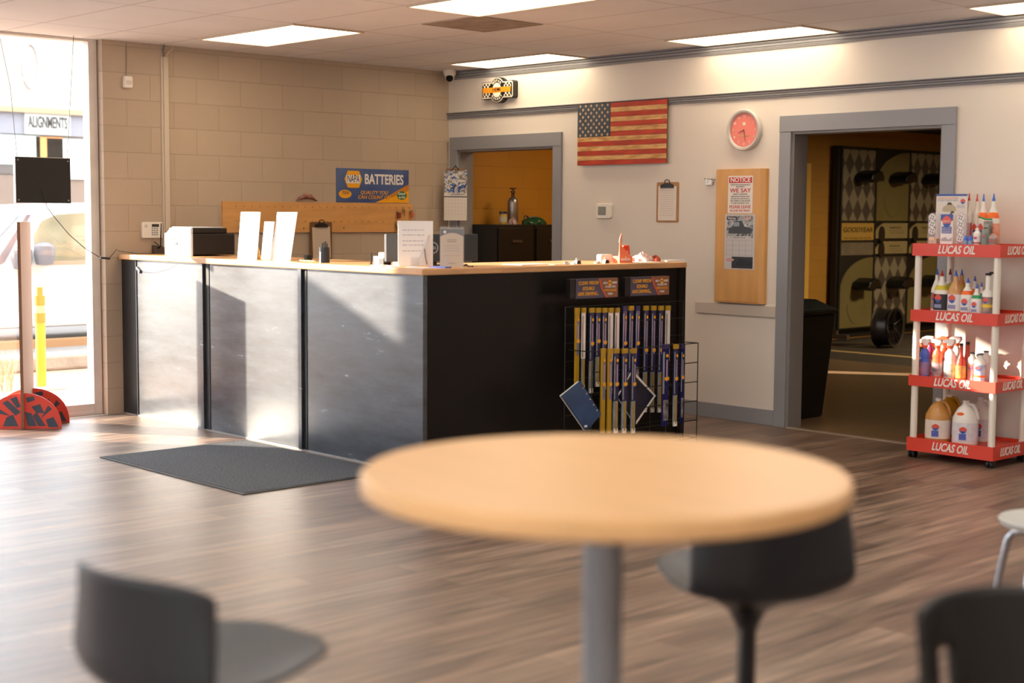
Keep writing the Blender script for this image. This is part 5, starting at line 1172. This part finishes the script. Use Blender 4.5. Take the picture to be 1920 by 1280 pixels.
m_sp = mat('sprayer_white', 'f2ece8', .35); m_no = mat('sprayer_orange', 'ec5c34', .35); l1 = mat('label_mix', '5a78b8', .45, scale=26, col2='b87080'); l2 = mat('label_mix2', 'd8a8a0', .45, scale=24, col2='4c5870'); l3 = mat('label_mix3', 'e0d8c8', .45, scale=24, col2='70787c')
sprayer(1740, -.42, 2, .25, .033, mat('blue_cleaner', '4060c0', .25), m_sp, m_no, l1, 'blue spray bottle with a white head at the left end of the third shelf')
sprayer(1748, -.20, 2, .25, .033, mat('magenta_cleaner', 'a83870', .25), m_sp, m_no, l2, 'magenta spray bottle behind the blue one on the third shelf')
sprayer(1763, -.42, 2, .255, .036, mat('orange_cleaner', 'e8603c', .25), m_sp, m_no, l2, 'orange spray bottle at the front of the third shelf')
sprayer(1775, -.20, 2, .255, .036, mat('orange_cleaner', 'e8603c', .25), m_no, m_no, l2, 'orange spray bottle with an orange head at the back of the third shelf')
sprayer(1787, -.42, 2, .26, .038, m_bw, m_sp, m_no, l3, 'white spray bottle at the front of the third shelf')
sprayer(1799, -.20, 2, .26, .036, m_bw, m_sp, m_no, l3, 'white spray bottle at the back of the third shelf')
def longneck(px, y, label, ban):
    t = thing('long_neck_bottle', label, 'bottle', place(px, y, 2), 0, 'bottles on the red product rack')
    G().lathe([(.030, 0), (.032, .005), (.032, .115), (.022, .14), (.012, .165), (.011, .222)], 16).build('body', mat('red_bottle', 'c83c24', .25), t, smooth=True); G().cyl((0, 0, .2225), (0, 0, .24), .012, seg=12).build('cap', m_blkp, t)
    G().lathe([(.0325, .02), (.0325, .10)], 16).build('label_wrap', ban, t, smooth=True)
longneck(1808, -.43, 'red long-necked bottle with a yellow striped label at the front of the third shelf', mat('label_yel_red', 'e0c040', .45, scale=16, col2='d86848')); longneck(1820, -.30, 'red long-necked bottle with a black cap behind on the third shelf', mat('label_black', '2a2a32', .5))
slim(1829, -.40, 2, .185, .030, m_bw, mat('cap_grey', '50545c', .4), mat('label_pink', 'e8b8b0', .5, scale=18, col2='d86a5c'), 'white bottle with a grey cap beside the red long-necked bottles', .88)
slim(1844, -.43, 2, .185, .036, m_bw, mat('cap_grey', '50545c', .4), mat('label_blue_white', 'd8d8e4', .5, scale=14, col2='7088b8'), 'white bottle with an orange and blue label near the right post, third shelf', .86, band=bo)
slim(1855, -.28, 2, .19, .034, m_bw, mat('cap_grey', '50545c', .4), lw, 'plain white bottle tucked by the front right post on the third shelf', .86)
# bottom shelf: gallon jugs
def jug(px, y, r, h, body, lab, label, patch=None):
    t = thing('gallon_jug', label, 'jug', place(px, y, 3), PI*.12, 'gallon jugs on the bottom shelf')
    G().lathe([(r*.95, 0), (r, .01), (r, h*.56), (r*.96, h*.62), (r*.62, h*.80), (r*.28, h*.90), (r*.24, h*.93)], 24, sy=.85).build('body', body, t, smooth=True)
    G().lathe([(r*.26, h*.9305), (r*.26, h*.995), (r*.2, h)], 16).build('cap', m_bw, t, smooth=True)
    G().tube([(r*.2, 0, h*.915), (r*.55, 0, h*.90), (r*.80, 0, h*.78), (r*.93, 0, h*.66), (r*.94, 0, h*.58)], .011, 8).build('handle', body, t, smooth=True)
    G().lathe([(r*1.01, h*.07), (r*1.01, h*.50)], 24, sy=.85).build('label_wrap', lab, t, smooth=True)
    shield(t, -r*.05, -r*.87, h*.34, r*.32, h*.1)
    G().box(-r*.35, r*.2, -r*.89, -r*.865, h*.12, h*.26).build('label_block', mat('label_ink_blue', '4c5cb0', .5), t)
    if patch: G().prism(ell(-r*.3, h*.70, r*.28, h*.035, 16), -r*.72, -r*.5).build('round_sticker', patch, t)
m_ya = mat('jug_amber', 'c48c48', .25); ljw = mat('jug_label', 'e4d8cc', .5, scale=24, var=.08)
jug(1768, -.38, .080, .275, m_ya, ljw, 'amber jug with a white label at the left of the bottom shelf')
jug(1788, -.17, .078, .28, mat('jug_yellow', 'c89424', .25), ljw, 'darker yellow jug behind the amber one on the bottom shelf')
jug(1820, -.38, .080, .28, m_bw, mat('jug_label2', 'dcd8e0', .5, scale=26, var=.12), 'white jug with an orange sticker at the front of the bottom shelf', bo)
jug(1848, -.17, .078, .285, m_bw, mat('jug_label2', 'dcd8e0', .5, scale=26, var=.12), 'white jug with an orange sticker at the back right of the bottom shelf', bo)

# ================================================================== FOREGROUND TABLE, STOOLS AND CHAIRS
tc_ = onD(1136, 884, 2.66); tcx, tcy = 8.421, -6.86
TB = thing('bar_table', 'round light wood bar table on a grey column in the foreground', 'table', (tcx, tcy, 0))
m_tab = mat('table_laminate', 'e0b27c', .36, var=.05, scale=3, stretch=(1, 8, 1)); m_col = mat('grey_column', '85888e', .4, metal=.3)
g = G(); RT_ = .435; g.lathe([(RT_-.008, 1.050), (RT_-.001, 1.055), (RT_, 1.062), (RT_-.001, 1.081), (RT_-.008, 1.087)], 96); g.build('tabletop', m_tab, TB, smooth=True)
G().cyl((0, 0, .03), (0, 0, 1.037), .036, seg=28).build('column', m_col, TB, smooth=True)
G().box(-.17, .17, -.17, .17, 1.037, 1.049).build('mounting_plate', m_blkp, TB); G().lathe([(.30, 0), (.30, .01), (.27, .018), (.06, .03), (.04, .031)], 40).build('base', m_col, TB, smooth=True)
m_sh = mat('stool_shell', '202227', .42); m_sh2 = mat('stool_seat', '242428', .5)
def shell_pt(u, v):
    """bucket shell; v 0 at the front lip, 1 at the top of the back; u -1..1 side to side; faces +Y"""
    if v < .5:
        t_ = v/.5; y = .235-.38*t_; z = .012-.037*math.sin(t_*PI*.62)
        w = .205*max(.09, 1-(1-t_)**5)**.5; lift = .03*min(1, t_*3)
    else:
        t_ = (v-.5)/.5; a = min(1, t_/.3)
        y = -.145-.045*math.sin(a*PI/2)-.025*max(0, t_-.3); z = -.0224+.05*(1-math.cos(a*PI/2))+.185*max(0, (t_-.3)/.7)
        w = .205-.02*max(0, t_-.3); lift = .03*(1-t_)
    side = abs(u)**2.4; k = max(0, (v-.42)/.58)**.5 if v > .42 else 0
    corner = .03*abs(u)**5*max(0, (v-.8)/.2)
    return Vector((u*w*(1-.0*k), y+side*.085*k, z+side*lift-corner))
def stool(loc, rz, label, zs=.70):
    t = thing('bar_stool', label, 'bar stool', (loc[0], loc[1], 0), rz, 'low backed black bar stools')
    g = G(); nu, nv = 16, 24
    g.grid(lambda a, b_: shell_pt(a*2-1, b_)+Vector((0, 0, zs)), nu, nv)
    g.build('shell', m_sh, t, smooth=True, solid=.012, sub=1)
    G().lathe([(.05, zs-.075), (.09, zs-.05), (.13, zs-.032)], 20).build('seat_mount', m_blkp, t, smooth=True)
    G().lathe([(.0225, .03), (.0225, zs-.13), (.03, zs-.11), (.045, zs-.08), (.05, zs-.0755)], 20).build('post', mat('stool_post', '1c1c20', .35), t, smooth=True)
    G().lathe([(.21, 0), (.21, .008), (.18, .016), (.03, .03), (.02, .031)], 32).build('base', mat('stool_post', '1c1c20', .35), t, smooth=True)
    g = G(); g.tube([(.13*math.cos(PI*k/8-PI*0), .13*math.sin(PI*k/8)+.02, .30) for k in range(9)], .009, 8); g.tube([(.13, .02, .30), (0, .0, .30), (-.13, .02, .30)], .009, 8); g.build('footrest', mat('stool_post', '1c1c20', .35), t, smooth=True)
    return t
pa = onD(380, 1150, 2.72); stool((pa.x, pa.y), math.radians(8), 'black bar stool with its back to the viewer, left of the table')
pb = onD(1402, 1090, 3.42); stool((pb.x, pb.y), math.radians(62), 'black bar stool behind the table, partly under the tabletop', zs=.70)
# grey shell chair with chrome legs at the right edge
pc = onD(1976, 980, 5.0)
GC = thing('shell_chair', 'pale grey plastic chair with tubular metal legs at the right edge', 'chair', (pc.x, pc.y, 0), -.75)
m_gs = mat('grey_shell', 'b9bab6', .45); m_cr2 = mat('chair_chrome', 'b8bcc4', .2, metal=.9)
zc2 = .49
g = G(); g.lathe([(.001, -.022), (.12, -.018), (.175, 0), (.183, .018), (.178, .024), (.12, .012), (.001, .005)], 32, (0, 0, zc2)); g.build('seat', m_gs, GC, smooth=True)
for a in (.25, .75, 1.25, 1.75):
    c_, s_ = math.cos(a*PI), math.sin(a*PI)
    G().tube([(.05*c_, .05*s_, zc2-.033), (.10*c_, .10*s_, zc2-.034), (.145*c_, .145*s_, zc2-.045), (.165*c_, .165*s_, zc2-.075), (.19*c_, .19*s_, zc2-.2), (.235*c_, .235*s_, .012)], .0135, 10).build('leg', m_cr2, GC, smooth=True)
G().grid(lambda u, v: (.17*math.cos(PI*(.1+.8*u)), .19*math.sin(PI*(.1+.8*u))+.03*v, zc2+.08+.26*v), 18, 8).build('backrest', m_gs, GC, smooth=True, solid=.008)
for s_ in (-1, 1): G().tube([(.12*s_, .10, zc2-.03), (.15*s_, .17, zc2+.02), (.13*s_, .165, zc2+.18)], .011, 8).build('back_support', m_cr2, GC, smooth=True)
# black chair bottom right
pk = onD(1832, 1190, 2.72)
BC = thing('stacking_chair', 'black plastic chair seen from behind in the bottom right corner', 'chair', (pk.x, pk.y, 0), math.radians(-98))
zt3_ = .838
def bk(u, v):
    x = (u*2-1)*.168; z = zt3_-.26+.26*v-.008*abs(u*2-1)**4*v; y = -.02-.03*v+.05*(u*2-1)**2
    return (x, y, z)
def bkpart(u0, u1, v0, v1, nm): G().grid(lambda u, v: bk(u0+(u1-u0)*u, v0+(v1-v0)*v), 10, 8).build(nm, mat('chair_black', '121212', .45), BC, smooth=True, solid=.012)
g = G()
V = {}
nu, nv = 20, 14
for i in range(nu+1):
    for j in range(nv+1): V[i, j] = g.b.verts.new(bk(i/nu, j/nv))
for i in range(nu):
    for j in range(nv):
        if 12 <= i < 15 and j < 9: continue
        g.b.faces.new([V[i, j], V[i+1, j], V[i+1, j+1], V[i, j+1]])
g.build('backrest', mat('chair_black', '121212', .45), BC, smooth=True, solid=.012)
G().grid(lambda u, v: ((u*2-1)*.21, .02+.40*v, .45-.03*math.sin(PI*v)*(1-abs(u*2-1)**2)+.01*abs(u*2-1)), 14, 14).build('seat', mat('chair_black', '121212', .45), BC, smooth=True, solid=.012)
m_ft = mat('frame_tube', '4a4a4c', .35, metal=.6)
for s_ in (-1, 1):
    G().tube([(.19*s_, -.10, .012), (.175*s_, -.05, .43), (.15*s_, -.0, .56), (.14*s_, -.01, .70)], .011, 8).build('back_leg', m_ft, BC, smooth=True)
    G().tube([(.205*s_, -.04, .425), (.21*s_, .36, .43), (.22*s_, .42, .40), (.235*s_, .46, .012)], .011, 8).build('front_leg', m_ft, BC, smooth=True)
